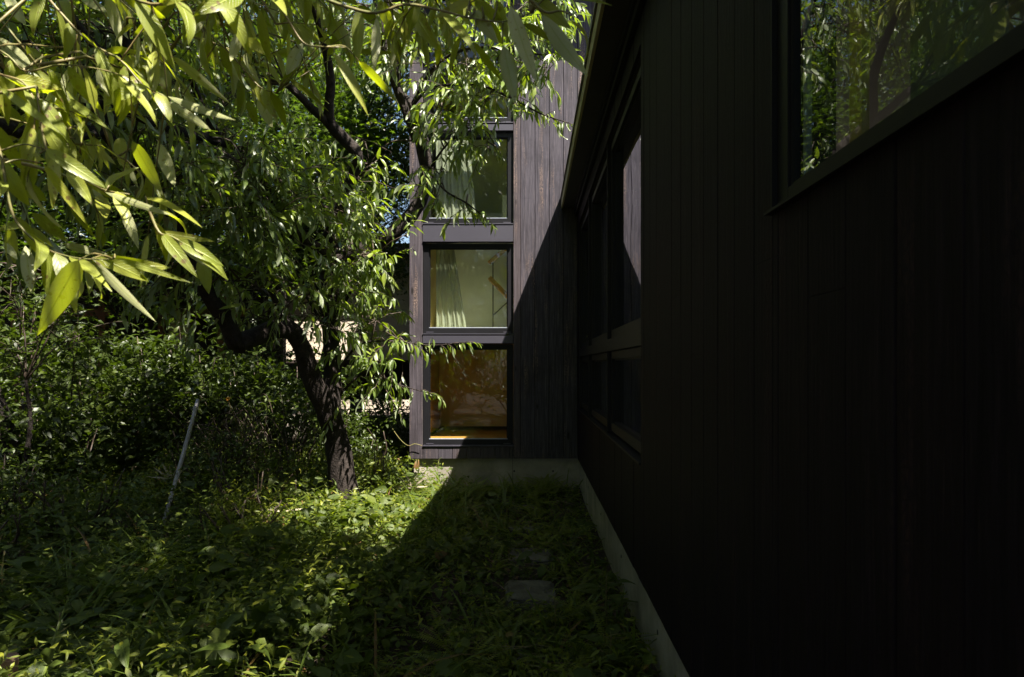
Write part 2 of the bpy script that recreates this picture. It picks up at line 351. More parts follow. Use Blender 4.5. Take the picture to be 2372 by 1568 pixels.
# ------------------------------------------------------------------ ground
def gz(x, y):
    return .13+.03*np.sin(x*1.3+y*.7)+.02*np.sin(x*3.1-y*2.3)+.02*np.clip(-x-1, 0, 6)
def far_axis(lo, hi, step):
    a = list(np.arange(lo, hi+1e-6, step)); return np.array([-260, -120, -60, -30]+a+[30, 60, 120, 260])
gx, gy = far_axis(-14, 8, .2), far_axis(-8, 18, .2)
GX, GY = np.meshgrid(gx, gy); near_ = (np.abs(GX) < 20) & (np.abs(GY) < 25)
GZ = np.where(near_, gz(GX, GY)+rng.normal(size=GX.shape)*.006, .1)
nx, ny = len(gx), len(gy); ii = np.arange(nx*ny).reshape(ny, nx)
tag(mesh_np('ground', np.stack([GX, GY, GZ], -1).reshape(-1, 3), np.stack([ii[:-1, :-1], ii[:-1, 1:], ii[1:, 1:], ii[1:, :-1]], -1).reshape(-1, 4), M['soil']), kind='structure')

# ------------------------------------------------------------------ the charred timber house
YF, XS = 7.7, .536
fm = lambda u, w_, z: (u, YF-w_, z)
sm = lambda u, w_, z: (XS-w_, u, z)
def mbox(mb, mp, a, b): mb.box(mp(*a), mp(*b))
def boards(mb, mp, u0, u1, z0, z1, width, phase, openings, depth=.018, gap=.005):
    """vertical boards with shadow gaps, cut round the openings, with butt joints at random heights"""
    cuts = [u0]; k = math.ceil((u0-phase)/width-1e-6)
    while phase+k*width < u1-.01:
        if phase+k*width > u0+.01: cuts.append(phase+k*width)
        k += 1
    cuts.append(u1)
    for a, b in zip(cuts[:-1], cuts[1:]):
        mb.rc = R.random(); pr = R.uniform(0, .002)
        edges = sorted({a, b} | {e for o in openings for e in o[:2] if a < e < b})
        joint = [z0]; z = z0+R.uniform(.6, 3.6)
        while z < z1-.3: joint.append(z); z += R.uniform(2.2, 3.8)
        joint.append(z1)
        for s, e in zip(edges[:-1], edges[1:]):
            sa = s+(gap/2 if s == a else 0); eb = e-(gap/2 if e == b else 0)
            if eb-sa < .004: continue
            iv = [(p+(.001 if i else 0), q) for i, (p, q) in enumerate(zip(joint[:-1], joint[1:]))]
            for o in openings:
                if o[0] < e-1e-6 and o[1] > s+1e-6:
                    nv = []
                    for p, q in iv:
                        if o[3] <= p or o[2] >= q: nv.append((p, q)); continue
                        if o[2] > p: nv.append((p, o[2]))
                        if o[3] < q: nv.append((o[3], q))
                    iv = nv
            for p, q in iv:
                if q-p > .01:
                    c = .0022; d0, d1 = -depth, pr
                    vs = [mp(sa, d0, p), mp(eb, d0, p), mp(eb, d0, q), mp(sa, d0, q),
                          mp(sa, d1-c, p), mp(eb, d1-c, p), mp(eb, d1-c, q), mp(sa, d1-c, q),
                          mp(sa+c, d1, p), mp(eb-c, d1, p), mp(eb-c, d1, q), mp(sa+c, d1, q)]
                    mb.add(vs, [(0, 1, 2, 3), (8, 9, 10, 11), (0, 1, 5, 4), (1, 2, 6, 5), (2, 3, 7, 6), (3, 0, 4, 7),
                                (4, 5, 9, 8), (5, 6, 10, 9), (6, 7, 11, 10), (7, 4, 8, 11)])
def backing(mb, mp, u0, u1, z0, z1, openings, d0=-.02, d1=-.16):
    us = sorted({u0, u1} | {e for o in openings for e in o[:2] if u0 < e < u1})
    for a, b in zip(us[:-1], us[1:]):
        iv = [(z0, z1)]
        for o in openings:
            if o[0] < b-1e-6 and o[1] > a+1e-6:
                iv = [x for p, q in iv for x in ((p, min(q, o[2])), (max(p, o[3]), q)) if x[1]-x[0] > .001]
        for p, q in iv: mb.box(mp(a, d0, p), mp(b, d1, q))

house = thing('timber_house', 'dark charred timber house with wide eave and stacked windows beside the garden', 'house', (XS, YF, 0))
ZP = .458                                          # bottom edge of the boards
colL, colR = (979-CX)*YF/F, (1189-CX)*YF/F         # the window column in the end wall
zf = lambda y: CH-(y-CY)*YF/F
FO = [(colL, colR, zf(1034), 5.75)]
ZR = 6.0
mb = MB()
backing(mb, fm, -1.35, 3.2, ZP+.02, ZR, FO)
mb.box((-1.35, YF+.16, ZP+.02), (-1.2, YF+5, ZR)); mb.box((3.05, YF+.16, ZP+.02), (3.2, YF+5, ZR)); mb.box((-1.2, YF+4.85, ZP+.02), (3.05, YF+5, ZR))
core = mb.build('wall_core', M['soffit'], house)
mb = MB()
boards(mb, fm, -1.364, colL, ZP, ZR, .3, -1.364, [])
boards(mb, fm, colL, colR, ZP, zf(1034), .1613, (1015-CX)*YF/F, [])
boards(mb, fm, colL, colR, 5.75, ZR, .1613, (1015-CX)*YF/F, [])
boards(mb, fm, colR, XS-.001, ZP, ZR, .1613, -.107, [])
boards(mb, fm, XS, 3.2, 3.3, ZR, .1613, -.107, [])
mb.build('end_wall_boards', M['char'], house)
mb = MB(); mb.rc = .4
boards(mb, lambda u, w_, z: (-1.352-w_, u, z), YF+.02, YF+5, ZP, ZR, .1613, YF+.02, [])
mb.build('back_side_boards', M['char'], house)
# side wall next to the path
SO = [(3.30, 7.56, 1.03, 3.06), (-1.2, 1.508, 1.835, 3.06)]
mb = MB(); boards(mb, sm, -3.0, YF-.0, ZP, 3.27, .158, .052, SO, gap=.002); mb.build('side_wall_boards', M['char_shaded'], house)
mb = MB(); backing(mb, sm, -3.0, YF-.001, ZP+.02, 3.3, SO, -.02, -.14)
mb.box((4.85, -3, ZP+.02), (5, YF-.01, 3.3)); mb.box((XS+.14, -3, ZP+.02), (4.85, -2.85, 3.3)); mb.box((XS+.14, -2.85, .3), (4.85, YF-.01, .45))
mb.build('side_wall_core', M['soffit'], house)
mb = MB(); mb.box((-1.32, YF+.04, -.3), (XS+.03, YF+.3, ZP)); mb.box((-1.32, YF+.3, -.3), (-1.0, YF+5, ZP))
mb.build('foundation', M['concrete'], house, bevel=.004)
mb = MB(); mb.box((XS+.025, -3, -.3), (XS+.3, YF+.038, ZP)); mb.build('foundation', M['concrete'], house, bevel=.004)
# joint lines and form tie holes in the concrete are thin dark discs and a strip on its face
for x in (-.18, .26): mb = MB(); mb.tube([(x, YF+.0405, .31), (x, YF+.0375, .31)], .011, 10, False); mb.build('form_tie_mark', M['soffit'], house)
for y in (6.6, 5.4, 4.2, 3.0): mb = MB(); mb.tube([(XS+.0255, y, .33), (XS+.0225, y, .33)], .011, 10, False); mb.build('form_tie_mark', M['soffit'], house)
mb = MB(); mb.box((-.2, YF+.036, 0), (-.196, YF+.041, ZP-.002)); mb.build('joint_line', M['soffit'], house)
# eave and low roof over the side wing
XE = .35
mb = MB(); mb.box((XE+.02, -3.2, 3.283), (XS+.02, YF-.004, 3.30)); so_ = mb.build('soffit', M['soffit'], house)
mb = MB(); mb.box((XS-.045, -3.2, 3.235), (XS-.006, YF-.004, 3.282)); mb.box((XS-.03, -3.2, 3.19), (XS-.004, YF-.004, 3.234)); mb.build('eave_trim', M['alu'], house)
mb = MB(); mb.box((XE, -3.2, 3.278), (XE+.018, YF-.004, 3.376)); mb.build('fascia', M['fascia'], house)
mb = MB()
mb.add([(XE-.012, -3.25, 3.378), (XE-.012, YF-.004, 3.378), (5.2, YF-.004, 3.95), (5.2, -3.25, 3.95), (XE-.012, -3.25, 3.40), (XE-.012, YF-.004, 3.40), (5.2, YF-.004, 4.0), (5.2, -3.25, 4.0)],
       [(0, 1, 2, 3), (4, 5, 6, 7), (0, 1, 5, 4), (1, 2, 6, 5), (2, 3, 7, 6), (3, 0, 4, 7)])
mb.build('wing_roof', M['roof'], house)
mb = MB(); mb.box((-1.75, YF-.42, ZR), (3.5, YF+5.4, ZR+.14)); mb.build('main_roof', M['roof'], house)
# windows of the end wall
def window(mp, u0, u1, z0, z1, gmat, back=.03, fw=(.062, .06, .05, .062), sill=True, po=.032, gs=.02):
    """frame > pane, sill, handle plates; fw = left, right, top, bottom widths"""
    l, r, t, b = fw; mb = MB(); d0, d1 = -back, -back-.06
    mbox(mb, mp, (u0, d0, z0), (u0+l, d1, z1)); mbox(mb, mp, (u1-r, d0, z0), (u1, d1, z1))
    mbox(mb, mp, (u0+l, d0, z1-t), (u1-r, d1, z1)); mbox(mb, mp, (u0+l, d0, z0), (u1-r, d1, z0+b))
    g = .012                                        # an inner step round the glass
    mbox(mb, mp, (u0+l, d0-gs, z0+b), (u0+l+g, d1, z1-t)); mbox(mb, mp, (u1-r-g, d0-gs, z0+b), (u1-r, d1, z1-t))
    mbox(mb, mp, (u0+l+g, d0-gs, z1-t-g), (u1-r-g, d1, z1-t)); mbox(mb, mp, (u0+l+g, d0-gs, z0+b), (u1-r-g, d1, z0+b+g*.6))
    wd = mb.build('window', M['alu'], house, bevel=.0015)
    mb = MB(); mbox(mb, mp, (u0+l+.004, d0-po, z0+b+.002), (u1-r-.004, d0-po-.006, z1-t-.004)); p = mb.build('pane', gmat, wd)
    if sill:
        mb = MB(); mbox(mb, mp, (u0+l+.002, d0-.012, z0+b+.001), (u1-r-.002, d0-.03, z0+b+.009)); mb.build('glass_edge_highlight', M['spacer'], wd)  # pale strip: the highlight along the glass edge is put into its colour
        mb = MB(); mbox(mb, mp, (u0-.002, .014, z0-.012), (u1+.002, d0-.01, z0-.001)); mb.build('sill', M['panel'], wd)
        for a in (u0+.03, u1-.11):
            mb = MB(); mbox(mb, mp, (a, d0+.006, z0+.008), (a+.085, d0, z0+.02)); mb.build('latch_plate', M['panel'], wd, bevel=.001)
    return wd
wz = [(zf(1031), zf(797)), (zf(772), zf(563)), (zf(517), zf(306)), (zf(283), 5.72)]
for a, b in wz: window(fm, colL+.004, colR-.004, a, b, M['glass'])
for y0, y1 in ((795, 777), (560, 521), (303, 288)):
    mb = MB(); mb.box((colL+.002, YF-.008, zf(y0)), (colR-.002, YF+.1, zf(y1))); mb.box((colL+.002, YF-.016, zf(y0)), (colR-.002, YF-.008, zf(y0)+.006))
    mb.build('spandrel_panel', M['panel'], house, bevel=.001)
# windows of the side wall: three columns, two rows, and a transom between
ms = [3.32, 4.79, 6.30, 7.54]
for i in range(3):
    a, b = ms[i]+.012, ms[i+1]-.012
    window(sm, a, b, 1.69, 3.04, M['glassdark'], back=.03, fw=(.05, .05, .05, .06), sill=False)
    window(sm, a, b, 1.05, 1.60, M['glassdark'], back=.03, fw=(.05, .05, .05, .06), sill=False)
mb = MB(); mbox(mb, sm, (3.30, -.006, 1.603), (7.56, -.1, 1.687))
for y in ms: mbox(mb, sm, (y-.011, -.004, 1.034), (y+.011, -.1, 1.602)); mbox(mb, sm, (y-.011, -.004, 1.688), (y+.011, -.1, 3.058))
mbox(mb, sm, (3.30, .012, 1.022), (7.56, -.1, 1.033)); mb.build('window_surround', M['alu'], house, bevel=.0015)
# the big window
mb = MB()
mbox(mb, sm, (1.504, .004, 1.842), (1.508, -.11, 3.05)); mbox(mb, sm, (-1.2, .02, 1.832), (1.507, -.04, 1.838)); mbox(mb, sm, (-1.2, -.04, 1.832), (1.507, -.11, 1.850))
mb.build('window_reveal', M['alu'], house)
wd = window(sm, -1.19, 1.503, 1.852, 3.05, M['glassdark'], back=.008, fw=(.02, .062, .03, .026), sill=False, po=.014, gs=.006)
mb = MB(); mbox(mb, sm, (1.404, -.032, 1.884), (1.420, -.044, 3.0))
for k in range(120): mb.tube([sm(1.409, -.0325, 1.886+k*.0092), sm(1.409, -.0305, 1.886+k*.0092)], .0011, 5, False)
mb.build('spacer', M['spacer'], wd)
mb = MB(); mbox(mb, sm, (1.31, -.10, 1.86), (1.36, -.115, 3.0)); mb.build('inner_jamb', M['ochre'], house)
mb = MB(); mbox(mb, sm, (1.0, -.16, 1.86), (1.25, -.165, 3.0)); mb.build('inner_blind', M['tile'], house)

# rooms behind the end wall, seen through its glass
mb = MB(); mb.box((-1.19, YF+.08, zf(1022)-.04), (-.21, YF+.165, zf(1022)+.012)); mb.box((-1.19, YF+.165, zf(1022)-.04), (3.04, YF+4.8, zf(1022)+.012)); mb.build('room_floor', M['floorwood'], house); mb = MB(); mb.box((-1.2, YF+.165, 3.0), (3.04, YF+4.8, 3.07)); mb.build('room_floor', M['plaster'], house); mb = MB(); mb.box((-1.19, YF+.09, 1.80), (3.04, YF+1.0, 1.875)); mb.build('bounce_slab', M['plaster'], house)  # the pale slab at mid height is added to bounce sunlight onto the wall
mb = MB(); mb.box((-1.19, YF+1.25, .71), (3.04, YF+1.3, 1.79)); mb.box((-.30, YF+1.235, .71), (-.292, YF+1.249, 1.79)); mb.box((-1.19, YF+.17, 1.9), (-1.17, YF+.99, 2.96)); mb.box((-1.196, YF+.17, .70), (-1.19, YF+2.2, 2.99)); mb.build('room_wall', M['ochre'], house)
mb = MB(); mb.box((-1.19, YF+.8, 1.80), (3.04, YF+.85, 2.99)); mb.box((-1.19, YF+1.9, 3.08), (3.04, YF+2.0, 3.65)); mb.box((-.35, YF+.9, 3.08), (3.04, YF+.96, 3.66)); mb.box((-1.19, YF+3.3, 3.66), (3.04, YF+3.4, 5.9)); mb.build('upper_room_wall', M['plaster'], house)
mb = MB()
mb.beam((-.50, YF+.62, 2.76), (-.20, YF+.70, 3.02), .06, .05); mb.beam((-.50, YF+.62, 2.58), (-.20, YF+.70, 2.28), .06, .05); mb.beam((-.28, YF+.62, 1.9), (-.2, YF+.7, 2.2), .06, .05)
st = mb.build('handrail', M['rail'], house, bevel=.004)
mb = MB(); mb.tube([(-.455, YF+.66, 1.9), (-.455, YF+.66, 2.78)], .007, 8, False); mb.tube([(-.455, YF+.66, 2.12), (-.2, YF+.70, 2.36)], .006, 8, False); mb.build('baluster', M['alu'], st)
def curtain(u0, u1, z0, z1, label, w_=-.30, flare=.0):
    n = 60; zs = 10; V = []; 
    for k in range(zs+1):
        for i in range(n+1):
            t = i/n; s = k/zs
            u = u0+(u1-u0)*t*(1-flare*(s)) ; V.append(fm(u, w_+.011*math.sin(t*34+s*1.6+math.sin(t*9))*(1-.3*s)+.006*math.sin(t*61+s*3), z0+(z1-z0)*s))
    Fq = [(k*(n+1)+i, k*(n+1)+i+1, (k+1)*(n+1)+i+1, (k+1)*(n+1)+i) for k in range(zs) for i in range(n)]
    o = mesh_np('curtain', np.array(V)-np.array([0, 0, 0]), np.array(Fq), M['curtain'], None, fm(u0, w_, z0), np.zeros((len(V), 2)), np.full(len(V), .5))
    md = o.modifiers.new('s', 'SOLIDIFY'); md.thickness = .0015
    return tag(o, label, 'curtain', 'curtains in the window column')
curtain(-1.10, -.74, 1.9, 2.95, 'sheer curtain in the second window from the bottom of the column', flare=.45)
curtain(-1.10, -.62, 3.1, 4.2, 'sheer curtain in the third window from the bottom of the column', flare=.2)

# ------------------------------------------------------------------ neighbours' houses
nb = thing('beige_house', 'beige stucco house with dark recess behind the garden shrubs', 'house', (-5, 13, 0))
mb = MB(); mb.box((-8.2, 13, 1.62), (-1.2, 13.2, 3.6)); mb.box((-8.2, 13.2, 1.62), (-8.0, 16, 3.6)); mb.build('upper_wall', M['stucco'], nb)
mb = MB(); mb.box((-8.2, 13.2, 1.5), (-1.2, 16, 1.61)); mb.box((-8.2, 14.8, .77), (-1.2, 15, 1.5)); mb.box((-8.3, 12.98, 1.56), (-1.2, 13.2, 1.619)); mb.box((-5.2, 13.05, .1), (-5.0, 13.2, 1.56)); mb.build('recess', M['darkwall'], nb)
mb = MB(); mb.box((-8.6, 12.5, 3.6), (-1.0, 16.4, 3.75)); mb.build('roof', M['darkwall'], nb)
mb = MB(); mb.box((-8.2, 12.4, -.2), (-.9, 12.55, .60)); tag(mb.build('garden_wall', M['concrete'], None, (-5, 12.4, 0), bevel=.01), 'low grey concrete wall under the dark recess of the beige house', 'wall')
rl = thing('railing', 'thin dark railing with upright bars on the low grey wall', 'railing', (-3, 12.47, .6))
mb = MB(); mb.box((-5, 12.46, .70), (-.9, 12.49, .715)); mb.build('rail', M['alu'], rl)
for k in range(24): mb = MB(); mb.box((-4.98+k*.17, 12.468, .60), (-4.965+k*.17, 12.482, .70)); mb.build('bar', M['alu'], rl)
mb = MB(); mb.box((-9, 19, -.2), (4, 19.2, .62)); tag(mb.build('boundary_wall', M['stucco'], None, (-3, 19, 0)), 'sunlit pale wall seen beyond the dark recess through the railing', 'wall')
h2 = thing('wooden_veranda_house', 'dark house with reddish timber posts and grey eave at the far left', 'house', (-7.5, 11, 0))
mb = MB(); mb.box((-12, 11.6, 0), (-4.2, 11.75, 3.6)); mb.build('wall', M['darkwall'], h2)
mb = MB()
for x in (-9.9, -8.3, -6.9, -5.95, -5.0): mb.box((x, 10.9, 0), (x+.11, 11.01, 2.9))
mb.box((-12, 10.88, 2.3), (-4.4, 11.03, 2.42)); mb.box((-12, 10.88, 2.9), (-4.4, 11.03, 3.02)); mb.build('timber_frame', M['redwood'], h2, bevel=.005)
for q in (((-5.79, 10.93, .9), (-5.45, 10.98, 2.29)), ((-8.18, 10.93, .9), (-6.92, 10.98, 1.6))): mb = MB(); mb.box(*q); mb.build('infill_panel', M['stucco'], h2)
mb = MB()
for k in range(8): mb.box((-12.3, 10.1+k*.25, 3.05+k*.085), (-4.0, 10.38+k*.25, 3.08+k*.085+.02))
mb.build('eave', M['tile'], h2)
mb = MB(); mb.box((-12.3, 11.9, 3.6), (-4, 16, 3.75)); mb.build('roof', M['tile'], h2)

# ------------------------------------------------------------------ stepping stones, pole, timber
def slab(cx_, cy_, sx, sy, h, label, yaw=0):
    bm = bmesh.new(); bmesh.ops.create_cube(bm, size=1)
    for v in bm.verts: v.co.x *= sx; v.co.y *= sy; v.co.z *= h
    bmesh.ops.bevel(bm, geom=bm.edges[:], offset=.014, segments=2, affect='EDGES')
    bmesh.ops.subdivide_edges(bm, edges=bm.edges[:], cuts=3, use_grid_fill=True)
    kx = R.uniform(.02, .05)
    for v in bm.verts:
        q = v.co; a = math.atan2(q.y, q.x); f = 1+kx*math.sin(3*a+h*90)+.03*math.sin(7*a+yaw*50); v.co = Vector((q.x*f, q.y*f, q.z+.004*math.sin(q.x*40)*math.cos(q.y*33)))+Vector(rvec(.003))
    me = bpy.data.meshes.new('stepping_stone'); bm.to_mesh(me); bm.free(); me.materials.append(M['stone'])
    o = bpy.data.objects.new('stepping_stone', me); C.objects.link(o); o.location = (cx_, cy_, .10+h*.68-h/2); o.rotation_euler = (R.uniform(-.05, .05), R.uniform(-.06, .06), yaw*2)
    tag(o, label, 'stepping stone', 'stepping stones on the shaded path')
slab(.0, 4.0, .29, .38, .13, 'rough grey stepping stone, the clearest and palest one on the path', .03)
slab(.0, 4.82, .30, .28, .11, 'mossy stepping stone just beyond the palest one', -.04)
slab(.0, 3.25, .30, .32, .10, 'stepping stone nearest the camera, half grown over with fern leaves', .05)
slab(-.06, 5.75, .26, .20, .05, 'sunken stepping stone near the concrete foundation, mostly hidden by leaves', .1)
slab(-.03, 6.65, .30, .2, .045, 'farthest stepping stone at the foot of the end wall', -.1)
a, b = P(378, 1205, 5.55), P(459, 925, 5.85)
pl = thing('pole', 'long thin grey pipe leaning among the shrubs at left', 'pole', a)
mb = MB(); mb.tube([a-np.array([.02, 0, .1]), (a*.6+b*.4)+np.array([.01, 0, 0]), b], [.0165, .0165, .016], 12, True); mb.build('pipe', M['pole'], pl, smooth=True)
mb = MB(); d_ = unit(b-a); q = b-d_*.09; mb.tube([q, q+d_*.03], .0195, 12, False); mb.build('collar', M['pole'], pl, smooth=False)
a = P(-60, 1560, 2.6); b = P(42, 1541, 2.75)
tb = thing('timber_block', 'end of a reddish brown timber poking in at the bottom left corner', 'timber', (a+b)/2)
mb = MB(); mb.beam(a+np.array([-.3, -.12, -.0]), b, .085, .085); mb.build('beam', M['timber'], tb, bevel=.006)
mb = MB(); mb.tube([b+np.array([-.06, -.03, .042]), b+np.array([-.06, -.03, .047])], .006, 8, False); mb.build('nail', M['alu'], tb)
# ------------------------------------------------------------------ the peach tree
def limb(mb, pts, radii, seg=12): mb.tube([P(*p) for p in pts], radii, seg, True, .07)
peach = thing('peach_tree', 'crooked dark peach tree with forked leaning trunk and drooping narrow leaves beside the house', 'tree', P(810, 1225, 6.1))
mb = MB()
limb(mb, [(818, 1240, 6.05), (806, 1160, 6.05), (780, 1030, 6.05), (765, 960, 6.0), (770, 860, 6.05), (764, 760, 6.1), (758, 650, 6.1), (768, 610, 6.15)], [.19, .13, .105, .10, .075, .07, .07, .075])
limb(mb, [(770, 985, 6.0), (741, 915, 5.9), (712, 845, 5.8), (692, 790, 5.7), (668, 763, 5.6), (618, 768, 5.4), (560, 792, 5.2), (548, 800, 5.15)], [.10, .09, .08, .07, .08, .075, .07, .07])
mb.build('trunk', M['bark'], peach, smooth=True)
LIMBS = [
 ([(548, 800, 5.15), (515, 727, 5.0), (482, 681, 4.9), (448, 604, 4.7), (400, 500, 4.4), (330, 400, 4.0), (240, 300, 3.6), (160, 130, 3.3)], [.065, .06, .055, .05, .04, .035, .03, .022]),
 ([(768, 610, 6.15), (804, 588, 6.2), (864, 570, 6.2), (915, 535, 6.2), (965, 480, 6.3), (987, 416, 6.3), (980, 332, 6.3), (950, 250, 6.3), (920, 205, 6.3), (917, 133, 6.2), (905, 40, 6.1), (890, -80, 6.0)], [.07, .075, .075, .07, .065, .06, .065, .05, .042, .034, .03, .02]),
 ([(966, 326, 6.3), (930, 230, 6.25), (900, 150, 6.2), (888, 90, 6.1), (860, -40, 5.9)], [.05, .04, .035, .03, .02]),
 ([(758, 640, 6.1), (748, 586, 6.0), (712, 560, 5.9), (681, 528, 5.8), (640, 470, 5.5), (604, 416, 5.2), (560, 362, 4.9), (500, 325, 4.6), (399, 299, 4.2), (309, 266, 3.9), (220, 236, 3.6), (120, 190, 3.2)], [.055, .052, .05, .045, .042, .045, .042, .034, .03, .026, .022, .016]),
 ([(756, 560, 6.1), (790, 470, 5.9), (828, 372, 5.7), (800, 325, 5.6), (768, 290, 5.5), (762, 240, 5.4), (765, 170, 5.3), (740, 60, 5.1), (700, -60, 4.9)], [.05, .045, .05, .05, .05, .038, .034, .026, .02]),
 ([(768, 292, 5.5), (735, 262, 5.4), (700, 228, 5.35), (667, 197, 5.3)], [.036, .033, .03, .028]),
 ([(560, 362, 4.9), (520, 330, 4.8), (470, 250, 4.6), (430, 150, 4.4), (380, 40, 4.1)], [.03, .028, .022, .018, .014]),
 ([(240, 300, 3.6), (120, 320, 3.3), (0, 290, 3.0), (-150, 260, 2.8)], [.028, .034, .034, .03]),
 ([(280, 130, 3.5), (240, 125, 3.4), (190, 70, 3.3), (110, -40, 3.2)], [.026, .024, .02, .016]),
 ([(240, 300, 3.6), (300, 180, 3.6), (290, 60, 3.5), (310, -60, 3.4)], [.026, .024, .02, .016]),
 ([(950, 250, 6.3), (1000, 205, 6.1), (1100, 195, 5.8), (1180, 225, 5.6), (1250, 262, 5.5), (1318, 285, 5.4)], [.016, .013, .011, .009, .007, .004]),
 ([(950, 250, 6.3), (1010, 150, 6.1), (1100, 110, 5.8), (1200, 120, 5.6), (1300, 133, 5.5)], [.016, .013, .011, .009, .005]),
 ([(917, 120, 6.2), (1000, 50, 6.0), (1120, 0, 5.7), (1250, -30, 5.4)], [.018, .014, .011, .006]),
 ([(980, 380, 6.3), (1030, 440, 6.0), (1080, 470, 5.8), (1125, 505, 5.7)], [.012, .009, .007, .004]),
 ([(990, 400, 6.3), (1040, 330, 6.0), (1110, 290, 5.8), (1150, 340, 5.7)], [.012, .009, .007, .004]),
 ([(775, 870, 6.05), (830, 800, 6.0), (900, 790, 5.9), (1000, 800, 5.8), (1080, 792, 5.7)], [.014, .010, .008, .006, .003]),
 ([(780, 920, 6.05), (850, 860, 6.0), (920, 890, 5.9), (1010, 915, 5.8)], [.012, .009, .006, .003]),
 ([(692, 790, 5.7), (640, 700, 5.5), (600, 600, 5.3), (560, 520, 5.1)], [.03, .022, .016, .012]),
]
limb_pts = []
for pts, rad in LIMBS:
    mb = MB(); limb(mb, pts, rad, 9); mb.build('limb', M['bark'], peach, smooth=True)
    w_ = [P(*p) for p in pts]
    for a, b in zip(w_[:-1], w_[1:]):
        for t in np.linspace(0, 1, 6): limb_pts.append(a+(b-a)*t)
limb_pts = np.array(limb_pts)
UP = np.array([0, 0, 1.])
def shoot(mb, lv, p, d, length, nl, L, W, droop=.55, r=.0035, hang=.6, rnd=None):
    """a thin shoot that arches and carries drooping leaves in alternation"""
    pts = [np.array(p)]; d = unit(d)
    for i in range(4):
        d = unit(d-UP*.16*(i > 0)+rvec(.10)); pts.append(pts[-1]+d*length/4)
    if mb is not None: mb.tube(pts, [r, r*.85, r*.7, r*.5, r*.3], 4, False)
    az = R.random()*6
    for j in range(nl):
        t = (j+.8)/nl*3.98; i = min(3, int(t)); q = pts[i]+(pts[i+1]-pts[i])*(t-i); tw = unit(pts[i+1]-pts[i])
        az += 2.4; s = unit(np.cross(tw, UP)+rvec(.05)); o = math.cos(az)*s+math.sin(az)*unit(np.cross(s, tw))*.7
        ld = unit(tw*.55+o*.7-UP*hang*R.uniform(.4, 1.5)+rvec(.12)); n = unit(UP*.6+o*.5+rvec(.35)+tw*.2)
        n = unit(n-ld*np.dot(n, ld)); sc_ = R.uniform(.5, 1.2)*(1-.3*(j/nl)**3)
        lv.add(q, ld, n, L*sc_, W*sc_*R.uniform(.8, 1.15), droop*R.uniform(.2, 1.5), R.uniform(.1, .6), R.uniform(.02, .13), rnd)
def clump(mb, lv, c, rad, ns, L=.155, W=.040, ln=.32, nl=9, tr=.009, pts=None, **kw):
    c = np.array(c); pts = limb_pts if pts is None else pts
    j = np.argmin(((pts-c)**2).sum(1)); a = pts[j]
    mid = (a+c)/2+UP*.08+rvec(.03); mb.tube([a, mid, c], [tr, tr*.75, min(.004, tr*.6)], 5, True)
    for k in range(ns):
        o = c+rvec(rad*.45)*np.array([1, 1, .75]); t = R.random(); b = (a+(c-a)*(.5+.5*t)) if k % 3 else c
        if np.linalg.norm(o-b) > .1: mb.tube([b, (o+b)/2+UP*.03, o], [.005, .004, .0035], 4, False)
        shoot(mb, lv, o, unit(o-a)*.8+rvec(.6)+UP*.15, ln*R.uniform(.6, 1.3), nl, L, W, **kw)
mb = MB(); lv = Leaves()
CL = []   # centre x, y in a 2372 px wide view, depth, radius, shoots
def region(x0, x1, y0, y1, n, dfun, rad, ns):
    for _ in range(n):
        x, y = R.uniform(x0, x1), R.uniform(y0, y1); CL.append((x, y, dfun(x, y)*R.uniform(.93, 1.07), rad, ns))
dl = lambda x, y: 2.6+3.6*min(1, max(0, x)/950)
region(-120, 330, -80, 450, 26, lambda x, y: dl(x, y)+.5, .3, 9)
region(250, 650, -80, 240, 14, lambda x, y: dl(x, y)+.3, .3, 9)
region(300, 640, 330, 520, 14, lambda x, y: dl(x, y)+.2, .3, 9)
region(250, 560, 180, 330, 9, lambda x, y: dl(x, y)+1.0, .3, 9)
region(600, 960, -80, 110, 12, lambda x, y: 5.9, .35, 9)
region(560, 760, 350, 660, 12, dl, .34, 9)
region(740, 890, 380, 640, 9, lambda x, y: 6.1, .34, 10)
region(560, 880, 600, 770, 9, lambda x, y: 5.9, .30, 8)
region(330, 620, 480, 690, 9, lambda x, y: 4.8, .25, 6)
for c in [(985, 60, 6.0, .3, 8), (1060, 20, 5.8, .3, 9), (1140, 40, 5.6, .28, 8), (1230, 20, 5.5, .25, 8), (1300, 10, 5.4, .16, 5), (1010, 160, 6.0, .26, 8), (1080, 150, 5.8, .26, 9), (1150, 140, 5.6, .24, 8), (1220, 150, 5.5, .18, 8), (1275, 145, 5.4, .12, 6),
          (1180, 90, 5.6, .2, 6), (1250, 70, 5.5, .16, 6), (1290, 90, 5.4, .12, 4), (1010, 250, 5.9, .2, 7), (1075, 225, 5.8, .18, 7), (1130, 235, 5.7, .15, 6), (1190, 225, 5.6, .12, 5),
          (1010, 320, 6.0, .18, 5), (1080, 310, 5.8, .18, 5), (1135, 350, 5.7, .12, 3), (1020, 395, 6.0, .16, 4), (1010, 460, 6.0, .12, 4), (1080, 480, 5.8, .07, 2),
          (830, 790, 6.2, .2, 6), (870, 850, 6.0, .2, 7), (900, 795, 5.9, .12, 3), (930, 830, 5.9, .12, 3), (790, 900, 6.0, .15, 4), (890, 880, 5.9, .12, 4), (840, 720, 6.2, .22, 6)]: CL.append(c)
for x, y, Y, rad, ns in CL: clump(mb, lv, P(x, y, Y), rad, int(ns*1.3) if x > 970 else ns)
